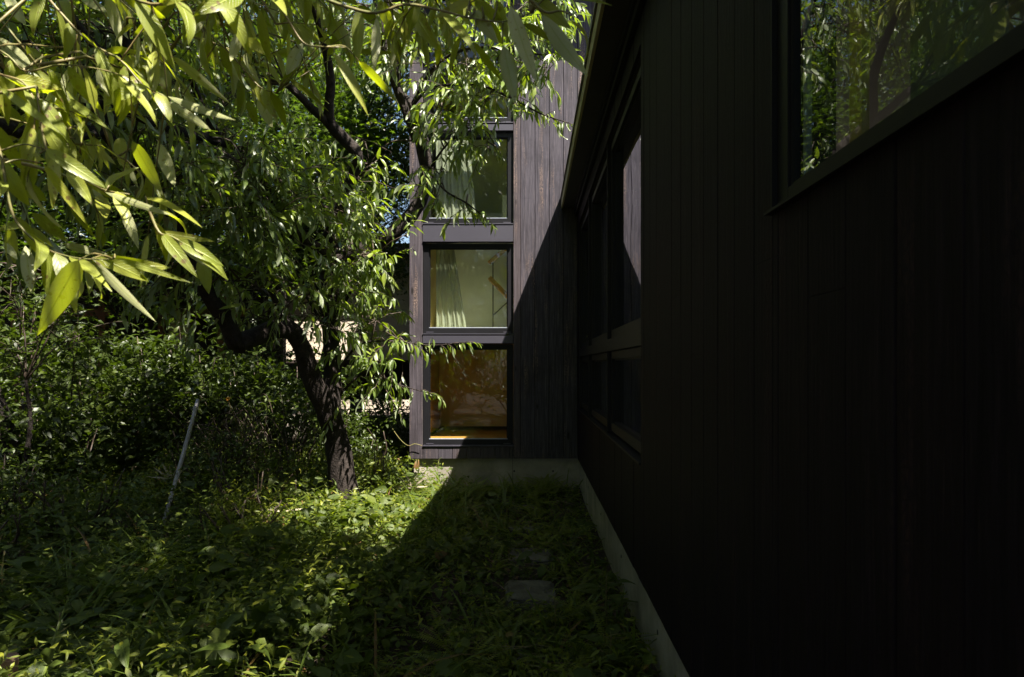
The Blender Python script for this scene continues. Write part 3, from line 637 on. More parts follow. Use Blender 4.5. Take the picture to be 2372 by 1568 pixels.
# tip sprays that stand out against the wall and the windows
for pts in LIMBS[10:13]+LIMBS[13:17]:
    q = [P(*p) for p in pts[0]]
    for a, b in zip(q[-3:-1], q[-2:]):
        for t in np.linspace(0, 1, 6)[:-1]:
            shoot(mb, lv, a+(b-a)*t, unit(b-a)+rvec(.35), .09, 4, .11, .026, hang=1.1)
    shoot(mb, lv, q[-1], q[-1]-q[-2], .12, 6, .10, .024)
cr = lv.build('crown', M['peach'], peach, 5)
mb.build('branchlets', M['twig'], peach, smooth=True)
print('peach leaves', len(lv.a))

# ------------------------------------------------------------------ the near tree: rooted out of view, boughs reach over the camera
near = thing('overhanging_tree', 'boughs of large bright green leaves hanging close over the camera from the upper left', 'tree', (-1.9, .1, .1))
mb = MB()
mb.tube([(-1.9, .1, 0), (-1.88, .15, .8), (-1.8, .3, 1.6), (-1.75, .45, 2.2), (-1.6, .6, 2.9)], [.11, .09, .08, .07, .05], 12, True, .06)
mb.build('trunk', M['bark'], near, smooth=True)
mb = MB()
NB = [[(-1.75, .45, 2.2), (-1.3, .9, 2.7), (-.6, 1.2, 2.75), (.0, 1.25, 2.5), (.2, 1.2, 2.3)],
      [(-1.8, .3, 1.6), (-1.6, .8, 1.95), (-1.45, 1.2, 2.0), (-1.3, 1.4, 1.95)],
      [(-1.75, .45, 2.2), (-1.7, 1.4, 2.8), (-1.5, 2.4, 3.2), (-1.2, 3.2, 3.4)],
      [(-1.6, .6, 2.9), (-2.3, 1.5, 3.4), (-2.8, 2.6, 3.7), (-3.2, 3.6, 3.7)],
      [(-1.6, .6, 2.9), (-1.1, .5, 3.5), (-.6, .6, 3.9)]]
for q in NB: mb.tube(q, [.04, .032, .022, .014, .008][:len(q)], 9, True, .05)
mb.build('bough', M['bark'], near, smooth=True)
TW = [([(-40, 260), (0, 350), (22, 470), (45, 522), (100, 572), (150, 592), (200, 600), (262, 600)], 1.35, .0036),
      ([(-60, 80), (20, 130), (60, 165), (140, 150), (230, 160), (300, 180)], 1.6, .003),
      ([(631, -20), (670, 50), (704, 100), (745, 108), (800, 110)], 1.45, .003),
      ([(560, -60), (700, -22), (794, 13), (870, 30), (940, 10), (1020, 24), (1080, 40), (1120, 46), (1165, 50), (1230, 30)], 1.15, .0032),
      ([(85, 200), (105, 336), (140, 380), (233, 436), (300, 450)], 1.5, .0032),
      ([(-30, 150), (0, 172), (53, 190), (80, 240), (76, 330), (60, 440)], 1.5, .0032),
      ([(343, 480), (368, 537), (400, 549), (470, 590)], 1.55, .004),
      ([(90, -30), (150, 40), (210, 100), (280, 140), (330, 195), (385, 225)], 1.7, .004),
      ([(400, -40), (470, 60), (540, 130), (600, 200), (640, 215)], 2.0, .004),
      ([(260, -30), (350, 10), (450, -5), (540, -10), (640, -20)], 1.3, .0034),
      ([(1150, -60), (1220, -10), (1262, 28), (1300, 25), (1330, 40)], 1.05, .003)]
twp = []; mt = MB(); tws = []
for pts, Y, r in TW:
    q = [P(x, y, Y) for x, y in pts]; tws.append(q)
    mt.tube(q, np.linspace(r, r*.35, len(q)), 6, True)
    for a, b in zip(q[:-1], q[1:]):
        for t in np.linspace(0, 1, 5): twp.append(a+(b-a)*t)
nbp = np.array([np.array(a)+(np.array(b)-np.array(a))*t for q in NB for a, b in zip(q[:-1], q[1:]) for t in np.linspace(0, 1, 8)])
for q in tws:                                       # every hanging twig is tied back to a bough
    a = nbp[np.argmin(((nbp-q[0])**2).sum(1))]; mt.tube([a, (a+q[0])/2+UP*.03, q[0]], [.005, .004, .003], 6, True)
twp = np.array(twp)
H = """183,602,89,773,30;148,566,254,590,11;266,597,443,655,9;213,599,359,744,12;369,538,496,559,10;384,546,443,622,13;408,552,490,622,13;473,596,484,679,20
275,463,322,578,14;157,463,220,552,9;24,528,35,611,14;59,569,72,676,18;207,605,207,682,13;177,628,183,690,12;154,655,127,729,12;74,493,157,560,16;343,543,325,667,7
60,518,-15,535,10;71,528,124,572,9;106,346,246,435,19;95,365,28,378,19;7,409,110,466,23;76,329,-25,365,10;110,339,213,429,10;0,203,148,314,11;20,240,106,214,9
0,246,57,283,14;156,229,256,300,11;-10,86,86,173,17;146,209,213,240,10;53,113,110,143,12;130,126,113,183,9;13,133,33,180,14;226,150,276,209,9;243,445,399,499,9
246,442,352,482,9;233,455,244,508,17;100,379,203,521,12;336,459,465,521,11;213,432,262,492,8;306,326,376,449,17;366,326,405,432,17;279,320,279,382,15;382,233,489,302,13
389,223,545,279,10;326,196,399,206,9;399,130,532,239,12;332,226,249,259,8;382,229,342,266,13;515,-10,499,80,15;512,-7,422,80,16;449,-3,352,25,12;332,-7,273,50,16
412,-7,309,83,14;269,0,233,47,11;276,20,296,90,13;146,0,166,73,16;830,140,923,239,11;774,123,853,266,14;813,116,920,123,7;700,100,664,173,17;767,113,760,173,14
803,103,813,156,10;737,90,797,106,8;830,20,827,153,16;873,40,867,166,12;830,13,883,63,14;880,0,910,76,16;953,20,1013,116,19;933,27,946,106,15;1020,27,1053,123,15
1026,33,1105,128,14;1090,0,1003,43,12;601,20,627,153,14;647,27,704,96,16;687,0,727,47,14;747,47,780,80,8;571,17,581,150,13;554,0,521,60,14;544,30,594,96,6
667,180,760,256,8;597,226,631,296,15;574,233,597,293,12;617,216,664,246,8;521,136,564,193,10;1151,0,1176,89,15;1182,13,1242,188,22;1255,33,1361,177,22;1242,0,1321,66,20
1165,105,1193,235,22;1095,22,1153,100,17;1122,44,1164,102,15;1095,95,1162,188,9;1208,57,1288,106,13;1290,-6,1417,11,8;1222,-4,1255,31,17;1100,0,1168,55,16
-20,330,40,320,12;10,-20,60,60,14;60,-30,120,30,13;180,-20,250,30,14;330,40,360,120,12;440,30,470,110,12;1040,-20,1090,60,16;700,-30,760,20,14;760,-25,830,10,13;10,560,40,600,10"""
hv = Leaves()
for ln in H.split('\n'):
    for it in ln.split(';'):
        x0, y0, x1, y1, hw = map(float, it.split(','))
        px = math.hypot(x1-x0, y1-y0); Y = min(2.4, max(.95, F*.150/max(px, 60)))*R.uniform(.96, 1.04)
        if x0 > 1080: Y = min(Y, 1.15)
        a = P(x0, y0, Y); b = P(x1, y1, Y*R.uniform(.93, 1.09)); d = unit(b-a); L = np.linalg.norm(b-a)
        view = unit(np.array([0, 0, CH])-a); n = unit(view*1.2+UP*R.uniform(-.3, .6)+rvec(.22)); n = unit(n-d*np.dot(n, d))
        if R.random() < .35: n = -n
        dr = R.uniform(.1, .45)
        d = math.cos(dr*.65)*d+math.sin(dr*.65)*n
        hv.add(a, d, n, L*1.03, 2*hw*Y/F*.98, dr, R.uniform(.1, .45), R.uniform(.02, .07))
        j = np.argmin(((twp-a)**2).sum(1)); q = twp[j]
        if np.linalg.norm(q-a) < .45: mt.tube([q, (q+a)/2+UP*.01+rvec(.004), a], [.0022, .0017, .0012], 5, True)
hv.add(P(1315, 49, 1.05), unit(P(1362, 60, 1.05)-P(1315, 49, 1.05)), UP, .085, .014, 1.5, .4, .05)
for q in tws[:2]+tws[4:10]:                          # further leaves along the hanging twigs
    for a, b in zip(q[:-1], q[1:]):
        for t in (.2, .6):
            p = a+(b-a)*t; tw = unit(b-a); d = unit(tw*.6-UP*R.uniform(.1, 1.1)+rvec(.4)); n = unit(unit(-p+np.array([0, 0, CH]))*.8+UP*.5+rvec(.4)); n = unit(n-d*np.dot(n, d))
            hv.add(p, d, n, R.uniform(.09, .15), R.uniform(.026, .036), R.uniform(.2, .9), R.uniform(.1, .5), R.uniform(.03, .09))
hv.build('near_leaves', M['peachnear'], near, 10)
# the rest of its crown: above the picture and left of it, it dapples the ground
lv = Leaves()
for _ in range(46):
    q = NB[R.choice([0, 2, 2, 3, 3, 4])]; i = R.randrange(1, len(q)-1); t = R.random()
    c = np.array(q[i])*(1-t)+np.array(q[i+1])*t+rvec(.30)*np.array([1, 1, .5])
    if c[0] > -.5 and c[1] > 1.2: continue
    if c[2] < CH+.62*c[1]+.25: c[2] = CH+.62*c[1]+.25+R.random()*.4
    clump(mt, lv, c, .26, 8, .14, .036, pts=nbp, tr=.004)
# sprays a little further off, in the upper left of the view
for _ in range(17):
    x, y = R.uniform(-80, 560), R.uniform(-60, 430)
    if x > 280 and y > 170: continue
    clump(mt, lv, P(x, y, R.uniform(1.7, 2.6)), .17, 3, .14, .034, ln=.2, nl=7, pts=nbp, tr=.004)
for _ in range(9): clump(mt, lv, P(R.uniform(560, 1180), R.uniform(-120, 20), R.uniform(1.7, 2.6)), .14, 3, .14, .034, ln=.2, nl=7, pts=nbp, tr=.004)
# unseen high crown, added and shaped to shade the lower left of the garden
HB = [[(-1.6, .6, 2.9), (-1.6, 1.2, 3.9), (-1.5, 2.2, 4.4), (-1.2, 3.2, 4.7), (-.9, 4.3, 4.9)], [(-1.6, 1.2, 3.9), (-.9, 1.9, 4.4), (-.3, 2.5, 4.6), (.1, 3.0, 4.7)], [(-1.5, 2.2, 4.4), (-2.2, 3.0, 4.7), (-2.7, 4.0, 5.0)]]
HB += [[(-.9, 1.9, 4.4), (-.1, 1.7, 4.7), (.7, 1.8, 4.8)]]
HB += [[(-1.6, 1.2, 3.9), (-1.5, 1.6, 5.0), (-1.2, 2.0, 6.0), (-.6, 2.4, 6.2)], [(-1.5, 1.6, 5.0), (-1.7, 2.8, 5.9), (-1.8, 3.8, 6.2), (-1.7, 4.9, 6.3)], [(-1.7, 2.8, 5.9), (-2.5, 3.4, 6.2), (-3.0, 4.2, 6.3)]]
mb = MB()
for q in HB: mb.tube(q, [.05, .04, .03, .02, .012][:len(q)], 8, True, .05)
mb.build('bough', M['bark'], near, smooth=True)
hbp = np.array([np.array(a)+(np.array(b)-np.array(a))*t for q in HB for a, b in zip(q[:-1], q[1:]) for t in np.linspace(0, 1, 8)])
for i_ in range(182):
    c = np.array([R.uniform(-3.0, .4), R.uniform(1.35, 4.7), R.uniform(4.3, 5.1)]) if i_ < 112 else np.array([R.uniform(-.9, .35), R.uniform(1.3, 3.2), R.uniform(4.3, 5.0)]) if i_ < 150 else np.array([R.uniform(.0, .95), R.uniform(1.0, 2.7), R.uniform(4.35, 5.1)])
    if c[0] > -.35 and c[1] > 3.1: continue
    if c[2] < 1.5+.54*c[1]+.45: c[2] = 1.5+.54*c[1]+.45
    clump(mt, lv, c, .3, 9, .15, .04, pts=hbp)
for _ in range(100):
    c = np.array([R.uniform(-3.2, .1), R.uniform(.9, 5.4), R.uniform(5.7, 6.6)])
    if c[0] > -.75 and c[1] > 3.6: continue
    clump(mt, lv, c, .34, 9, .16, .046, pts=hbp)
lv.build('crown', M['peachnear'], near, 5)
mt.build('twigs', M['greentwig'], near, smooth=True)

# ------------------------------------------------------------------ background trees
def leafy_tree(label, base, trunk_h, crown, nclump, per, size, material, group, lean=(0, 0), tr=.1, kind='palm', flat=.35, name='maple_tree', cr=.45):
    """trunk, limbs that reach the clumps, and clumps laid out as uneven shelves inside the crown's volume"""
    base = np.array(base, float); t = thing(name, label, 'tree', base, group)
    top = base+np.array([lean[0], lean[1], trunk_h]); mb = MB()
    mb.tube([base-UP*.1, base+(top-base)*.35+rvec(.05), base+(top-base)*.7+rvec(.08), top], [tr, tr*.8, tr*.65, tr*.5], 10, True, .06)
    mb.build('trunk', M['bark'], t, smooth=True)
    cc, rr = np.array(crown[0], float), np.array(crown[1], float); mb = MB(); PP, NN = [], []
    for _ in range(nclump):
        u = rng.normal(size=3); u /= np.linalg.norm(u); c = cc+u*rr*R.random()**.4
        if base[1] > 8 and base[1] < 12: c[0] = min(c[0], -1.9)
        a = base+(top-base)*R.uniform(.55, 1.0); mb.tube([a, a*.45+c*.55+UP*.2+rvec(.1), c], [tr*.28, tr*.14, .006], 6, True)
        k = int(per*R.uniform(.5, 1.5)); tilt = unit(UP+rvec(.3)); s = cr*R.uniform(.6, 1.4)
        o = rng.normal(size=(k, 3))*s*np.array([1, 1, flat]); PP.append(c+o-UP*.12*(o[:, :1]**2+o[:, 1:2]**2)/max(s, .1)); NN.append(tilt+rng.normal(size=(k, 3))*.38)
    PP, NN = np.concatenate(PP), np.concatenate(NN)
    ok = ~((PP[:, 0] > -1.55) & (PP[:, 1] > 7.3) & (PP[:, 1] < 13.5)) & ~((np.abs(PP[:, 0]) < .5) & (np.abs(PP[:, 1]) < 1)); PP, NN = PP[ok], NN[ok]
    if kind == 'palm': palmate(PP, NN, size*rng.uniform(.6, 1.25, len(PP)), 'crown', material, t)
    else:
        lv = Leaves(); D = rng.normal(size=(len(PP), 3)); D[:, 2] -= .5
        lv.bulk(PP, D, NN, size*rng.uniform(.6, 1.3, len(PP)), size*rng.uniform(.35, .5, len(PP)), .4, .25, .04, rng.random(len(PP))); lv.build('crown', material, t, 2, 'ovate')
    mb.build('limb', M['bark'], t, smooth=True)
    return t
G1 = 'trees closing the garden behind the peach tree'
leafy_tree('fine leaved maple directly behind the peach tree, its crown filling the middle', (-2.9, 9.6, .1), 3.2, ((-2.9, 9.3, 4.7), (1.7, 1.1, 2.3)), 150, 330, .055, M['maple'], G1, (.2, 0))
leafy_tree('fine leaved maple further left behind the peach tree', (-5.6, 9.8, .1), 3.0, ((-5.4, 9.6, 4.6), (2.0, 1.2, 2.3)), 145, 330, .055, M['maple'], G1, (-.2, 0))
leafy_tree('maple whose crown reaches the upper left edge', (-8.4, 9.6, .1), 3.0, ((-8.0, 9.2, 4.6), (2.0, 1.3, 2.4)), 120, 330, .06, M['maple'], G1, (.3, 0))
G2 = 'taller trees behind the neighbouring roofs'
leafy_tree('tall broadleaf tree behind the beige house', (-4.5, 17.6, .1), 6, ((-4.4, 17.4, 8.6), (2.6, 1.6, 2.8)), 60, 220, .12, M['shrub'], G2, tr=.16, kind='leaf', cr=.7, name='broadleaf_tree')
leafy_tree('tall broadleaf tree behind the roof of the timber veranda', (-10.4, 18, .1), 6, ((-10.2, 18, 8.2), (3.2, 1.6, 3.4)), 70, 220, .13, M['shrub'], G2, tr=.16, kind='leaf', cr=.8, name='broadleaf_tree')
leafy_tree('tall tree at the far left edge behind the veranda house', (-15.5, 17, .1), 6, ((-15, 17, 7.6), (3, 1.6, 3.6)), 55, 220, .13, M['shrub'], G2, tr=.16, kind='leaf', cr=.8, name='broadleaf_tree')
# trees behind the camera that the windows mirror
G3 = 'trees behind the camera mirrored in the window glass'
leafy_tree('leafy tree mirrored in the lower windows', (-2.9, -3.6, .1), 2.2, ((-2.2, -3.2, 2.7), (1.3, 1.0, 1.6)), 45, 170, .10, M['peach'], G3, kind='leaf', name='garden_tree')
leafy_tree('tall garden tree mirrored in the upper windows', (-4.6, -6.5, .1), 4, ((-3.6, -6.2, 5.6), (2.0, 1.4, 2.6)), 60, 180, .11, M['shrub'], G3, kind='leaf', cr=.6, name='garden_tree')

G4 = 'unseen tall trees added around the garden to cut the sky light'  # added out of view, their crowns hold back sky light from the shade
for i, (x, y, z, rx, ry, rz, lab) in enumerate([(-8.6, -3.5, 6.2, 2.6, 2.4, 3.2, 'added tall thick trunked tree left of the garden and behind the camera'), (-7.4, 1.0, 6.6, 2.4, 2.3, 3.0, 'added tall thick trunked tree left of the camera'),
        (-9.2, 5.0, 6.0, 2.0, 2.6, 3.4, 'added tall thick trunked tree left of the hedge'), (-12.5, 1, 5.5, 2.6, 6, 4.5, 'added broad tree mass further left of the garden'), (-3.5, -9.5, 6.0, 4.5, 2.5, 5.0, 'added broad tree behind the camera')]):
    leafy_tree(lab, (x, y, .1), 5, ((x+.3, y, z), (rx, ry, rz)), 85, 150, .21, M['shrub'], G4, tr=.2, kind='leaf', cr=.75, name='garden_tree')

# ------------------------------------------------------------------ shrubs
def shrub(label, base, r, h, n, size, group, material='shrub', cat='shrub', name='shrub', prof='ovate', ratio=.5, stems=9):
    base = np.array([base[0], base[1], float(gz(base[0], base[1]))]); t = thing(name, label, cat, base, group); mb = MB(); lv = Leaves()
    for k in range(stems):
        a = R.random()*6.28; q = base+np.array([math.cos(a)*r*.75, math.sin(a)*r*.6, h*R.uniform(.6, .98)])
        mb.tube([base+rvec(.05)*np.array([1, 1, 0]), (base+q)/2+np.array([math.cos(a), math.sin(a), 0])*r*.15+rvec(.05), q], [.016, .010, .004], 6, True)
        m = n//stems; T = rng.random(m)**.6; c = base+(q-base)*T[:, None]
        nk = max(3, m//26); ce = base+(q-base)*(rng.random(nk)**.55)[:, None]+rng.normal(size=(nk, 3))*np.array([r*.28, r*.28, h*.10])
        PP = ce[rng.integers(0, nk, m)]+rng.normal(size=(m, 3))*np.array([.13, .13, .06])*(.6+r*.5)
        PP[:, 2] = np.maximum(PP[:, 2], base[2]+.03); D = rng.normal(size=(m, 3)); D[:, 2] = D[:, 2]*.35-.1; N = rng.normal(size=(m, 3))*.42+UP
        s = size*rng.uniform(.55, 1.3, m); lv.bulk(PP, D, N, s, s*ratio*rng.uniform(.8, 1.15, m), rng.uniform(.1, .8, m), rng.uniform(.1, .5, m), .06, rng.random(m))
    lv.build('foliage', M[material], t, 3, prof); mb.build('stem', M['twig'], t, smooth=True); return t
GS = 'glossy shrubs along the back of the garden'
for lab, x, y, r, h, n, s in [
    ('glossy shrub at the far left edge, tallest of the hedge', -6.3, 7.7, .95, 2.1, 3800, .10),
    ('dense glossy shrub second from the left edge', -4.9, 7.7, .9, 1.75, 3800, .10),
    ('glossy shrub behind the grey pipe', -3.75, 7.5, .8, 1.75, 3800, .095),
    ('glossy shrub left of the peach trunk under its low bough', -2.75, 7.5, .75, 1.55, 3400, .085),
    ('low glossy shrub in shade in front of the hedge at left', -4.75, 6.5, .75, 1.05, 2600, .095),
    ('broad shrub behind the hedge before the veranda posts', -6.0, 9.2, 1.1, 2.0, 3400, .09),
    ('broad shrub behind the hedge before the beige wall', -4.1, 9.2, 1.0, 2.15, 3800, .08),
    ('shrub right of the peach trunk before the low grey wall', -2.15, 8.6, .6, 1.05, 3000, .07),
    ('small leafy shrub between the trunk and the house corner', -1.95, 8.0, .36, .75, 1500, .06),
    ('dark shrub at the corner where the low grey wall meets the house', -1.75, 9.6, .5, 1.2, 1500, .07)]: shrub(lab, (x, y), r, h, n, s, GS)

for lab, x, y, r, h in (('clipped dark hedge shrub behind the camera at left', -4.2, -2.2, 1.2, 2.3), ('dark shrub behind the camera mirrored in the lowest window', -2.2, -2.6, 1.1, 2.0), ('dark shrub behind the camera near the house wall', -.5, -3.0, 1.0, 2.2), ('dark shrub left of the camera', -5.6, -.4, 1.0, 2.2)):
    shrub(lab, (x, y), r, h, 1800, .14, 'shrubs behind the camera')
for lab, x, y in (('tall dark hedge shrub left of the garden, nearest the camera', -9.3, -1.5), ('tall dark hedge shrub left of the garden, second from the camera', -9.6, 1.2), ('tall dark hedge shrub left of the garden, third from the camera', -9.8, 3.8), ('tall dark hedge shrub left of the garden, farthest from the camera', -9.9, 6.4), ('tall dark hedge shrub closing the garden behind the camera', -7.5, -4.6)):
    shrub(lab, (x, y), 1.7, 3.6, 2400, .2, 'tall hedge along the left side of the garden', stems=16)
for lab, x, y, r, h, n, sz, m_ in (('sprawling weed clump in front of the grey pipe', -3.5, 5.2, .5, .55, 900, .07, 'ground'), ('sprawling weed clump left of the peach trunk foot', -2.3, 5.7, .45, .6, 900, .065, 'ground'),
        ('tall weed clump right of the peach trunk foot', -1.75, 6.9, .35, .6, 800, .06, 'fern'), ('dark weed clump at the left edge below the slanting trunk', -4.3, 5.3, .6, .7, 1000, .08, 'shrub'), ('weed clump between the grey pipe and the twiggy shrub', -2.95, 6.3, .45, .75, 1000, .06, 'ground'),
        ('low weed clump in front of the twiggy shrub', -2.1, 5.0, .4, .4, 700, .055, 'fern'), ('loose weed clump at the left edge of the carpet', -3.6, 4.3, .45, .45, 700, .08, 'ground')):
    shrub(lab, (x, y), r, h, n, sz, 'wild weed clumps among the ground cover', m_, 'weed', 'weed_clump', 'lance', .34, 14)
# twiggy shrub with arching stems and one orange flower, left of the peach trunk
b0 = np.array([-2.55, 6.6, float(gz(-2.55, 6.6))])
ke = thing('arching_shrub', 'twiggy shrub of thin arching stems fanning left from the foot of the peach trunk', 'shrub', b0)
mb = MB(); lv = Leaves()
for k in range(110):
    a = R.uniform(-1.0, 1.0)*.9; s_ = R.uniform(.6, 1.25); o = b0+rvec(.14)*np.array([1.6, 1, 0]); hx = s_*(-math.cos(a))*R.uniform(.2, 1.1); hy = s_*math.sin(a)*.6
    if R.random() < .3: hx = -hx*.5
    h = R.uniform(.45, 1.05); pts = [o, o+np.array([hx*.25, hy*.25, h*.55]), o+np.array([hx*.62, hy*.6, h*.95]), o+np.array([hx, hy, h*R.uniform(.55, 1.0)])]
    mb.tube(pts, [.0045, .004, .003, .0015], 4, True)
    for j in range(10):
        t = R.uniform(1, 3); i = min(2, int(t)); q = pts[i]+(pts[i+1]-pts[i])*(t-i)
        lv.add(q, unit(rvec(1)-UP*.2), unit(UP+rvec(.5)), R.uniform(.035, .06), R.uniform(.012, .02), .3, .3, .05)
mb.build('stem', M['twig'], ke, smooth=True); lv.build('foliage', M['ground'], ke, 3, 'ovate')
fp = P(528, 924, 6.45); pv = Leaves()
for k in range(34):
    a = k*2.4; e = .2+.9*(k/34); d = unit([math.cos(a)*math.cos(e), -abs(math.sin(e))*.6+math.sin(a)*.4*math.cos(e), math.sin(a)*math.cos(e)+.2])
    pv.add(fp, d, unit(-np.array([0, 1, 0])+rvec(.2)), .022, .011, .6, .2, .1)
pv.build('flower', M['petal'], ke, 3, 'ovate')
mb = MB(); mb.tube([b0+np.array([-.05, 0, .1]), (b0+fp)/2+np.array([-.1, -.05, .3]), fp], [.005, .004, .0025], 5, True); mb.build('flower_stalk', M['greentwig'], ke, smooth=True)

# slanting trunks at the far left
ot = thing('leaning_tree', 'dark slanting trunk with peeling reddish bark at the left edge', 'tree', P(30, 1190, 6.4))
mb = MB(); limb(mb, [(30, 1195, 6.4), (22, 1100, 6.45), (8, 1000, 6.5), (-30, 850, 6.6), (-60, 600, 6.7), (-40, 300, 6.7)], [.11, .10, .09, .08, .07, .05]); mb.build('trunk', M['bark'], ot, smooth=True)
mb = MB(); limb(mb, [(25, 1150, 6.4), (60, 1060, 6.3), (70, 980, 6.3), (60, 880, 6.2)], [.03, .026, .02, .012]); mb.build('limb', M['bark'], ot, smooth=True)
lv = Leaves()
mb = MB()
for x, y, Y, n in ((-60, 560, 6.5, 10), (40, 700, 6.3, 9), (110, 760, 6.2, 8), (30, 820, 6.2, 8), (-40, 700, 6.3, 8), (160, 690, 6.4, 7), (60, 620, 6.4, 8), (180, 780, 6.4, 6)):
    clump(mb, lv, P(x, y, Y), .28, n, .09, .036, pts=np.array([P(-40, 600, 6.65), P(-30, 850, 6.6), P(60, 880, 6.2)]), hang=.3, droop=.3)
lv.build('crown', M['shrub'], ot, 4, 'ovate'); mb.build('branchlets', M['twig'], ot, smooth=True)
fb = thing('fallen_branch', 'short dead branch propped on the ground left of the grey pipe', 'branch', P(165, 1185, 6.0))
mb = MB(); limb(mb, [(105, 1120, 6.05), (135, 1150, 6.0), (165, 1188, 5.95)], [.028, .026, .022]); mb.build('wood', M['bark'], fb, smooth=True)

# ------------------------------------------------------------------ ground cover
def scatter(n, dens):
    """points over the garden floor in front of and around the camera's ground, thinned by dens(x, y)"""
    out = []
    while len(out) < n:
        y = 2.3+6.6*rng.random(n)**1.35; x = rng.uniform(-8.6, .56, n)
        ok = (rng.random(n) < dens(x, y)) & (x > -.86*y-.5)
        ok &= ~((y > 7.68) & (x > -1.36))
        out += list(zip(x[ok], y[ok]))
    return np.array(out[:n])
def patch_(x, y, f, p): return np.clip(.5+.9*np.sin(x*f+p)*np.sin(y*f*.83+p*1.7)+.3*np.sin(x*f*2.3-y*f*1.9), 0, 1)
path = lambda x: 1/(1+np.exp(-(x+.75)*6))        # 1 on the shaded path, 0 in the planting
mound = lambda x, y: .10+.20*patch_(x, y, 1.4, 2.0)
def leaf_field(name, label, n, dens, size, ratio, hmin, hmul, material, prof, seg, tilt=.45, droop=.4, cl=5):
    Q = scatter(n//cl, dens); Q = np.repeat(Q, cl, 0)+rng.normal(size=(n//cl*cl, 2))*.05
    for sx_, sy_, kx, ky in ((0, 3.98, .17, .23), (0, 4.74, .12, .12)): Q = Q[~((np.abs(Q[:, 0]-sx_) < kx) & (np.abs(Q[:, 1]-sy_) < ky))]
    Q = Q[(Q[:, 0] < .54) & ~((Q[:, 1] > 7.7) & (Q[:, 0] > -1.34))]; m = len(Q)
    z = gz(Q[:, 0], Q[:, 1])+hmin+rng.random(m)*hmul*mound(Q[:, 0], Q[:, 1])*(1-.65*path(Q[:, 0]))
    PP = np.column_stack([Q, z]); D = rng.normal(size=(m, 3)); D[:, 2] = D[:, 2]*.3+.05; N = rng.normal(size=(m, 3))*tilt+UP+np.array([.1, -.25, 0])
    s_ = size*rng.uniform(.45, 1.35, m); lv = Leaves()
    lv.bulk(PP, D, N, s_, s_*ratio*rng.uniform(.8, 1.15, m), rng.uniform(.1, 1.2, m)*droop*2, rng.uniform(.05, .5, m), .05, rng.random(m))
    return tag(lv.build(name, material, None, seg, prof, (-2, 5, 0)), label, 'ground cover', None, 'stuff')
leaf_field('heart_leaf_cover', 'heart shaped leaves carpeting the lower left of the garden', 11000, lambda x, y: (1-.9*path(x))*(.12+.88*patch_(x, y, 1.1, .3))*np.clip(1.35-(y-3.3)*.4, .12, 1), .062, .85, .02, 1.0, M['ground'], 'heart', 4)
leaf_field('broad_leaf_cover', 'larger pointed leaves mixed through the carpet of plants', 2600, lambda x, y: (1-.85*path(x))*(.2+.8*patch_(x, y, .9, 1.9))*np.clip(1.5-(y-3)/5, .2, 1), .115, .5, .05, 1.3, M['ground'], 'ovate', 5, .5, .6)
leaf_field('small_leaf_cover', 'small leaves covering the shaded path and the ground around the stones', 19000, lambda x, y: .3+.7*path(x)*patch_(x, y, 2.3, .7), .042, .6, .005, .5, M['ground'], 'ovate', 3)
leaf_field('under_growth', 'dense low leaves under the shrubs at the back', 9000, lambda x, y: np.clip((y-5.0)/2, 0, 1)*(1-path(x)), .06, .5, .02, 1.6, M['ground'], 'ovate', 3, .6)
leaf_field('fine_leaf_cover', 'fine narrow leaves and sprigs between the larger ground plants', 26000, lambda x, y: (1-.5*path(x))*(.35+.65*patch_(x, y, 1.9, 4.1)), .045, .3, .03, 1.6, M['fern'], 'lance', 3, .7)
leaf_field('leaf_litter', 'brown fallen leaves lying on the soil', 2600, lambda x, y: .4+.6*path(x), .05, .45, .004, .05, M['litter'], 'ovate', 3, .25)
# grass
Q = np.concatenate([scatter(1100, lambda x, y: (1-.45*path(x))*(.15+.85*patch_(x, y, 1.7, 3.1))), np.column_stack([rng.uniform(-2.1, -.65, 170), rng.uniform(4.6, 7.4, 170)])]); lv = Leaves()
for x, y in Q:
    if abs(x) < .2 and (abs(y-3.98) < .28 or abs(y-4.76) < .2): continue
    z = float(gz(x, y)); k = R.randint(4, 9); big = R.random() < .45; L0 = R.uniform(.35, .62) if big else R.uniform(.16, .34)
    if x > -.4: L0 *= .8
    for j in range(k):
        a = R.random()*6.28; d = unit([math.cos(a)*R.uniform(.25, .9), math.sin(a)*R.uniform(.25, .9), 1]); n = unit(np.cross(np.cross(d, UP), d))
        p = np.array([x, y, z])+rvec(.02)*np.array([1, 1, 0])
        if p[0] > .5: continue
        lv.add(p, d, n, L0*R.uniform(.6, 1.2), R.uniform(.007, .012)*(1.7 if big else .9), R.uniform(.5, 1.6), R.uniform(.1, .5), .0)
tag(lv.build('grass', M['grass'], None, 6, 'blade', (-2, 5, 0)), 'arching grass blades growing through the ground cover', 'grass', None, 'stuff')
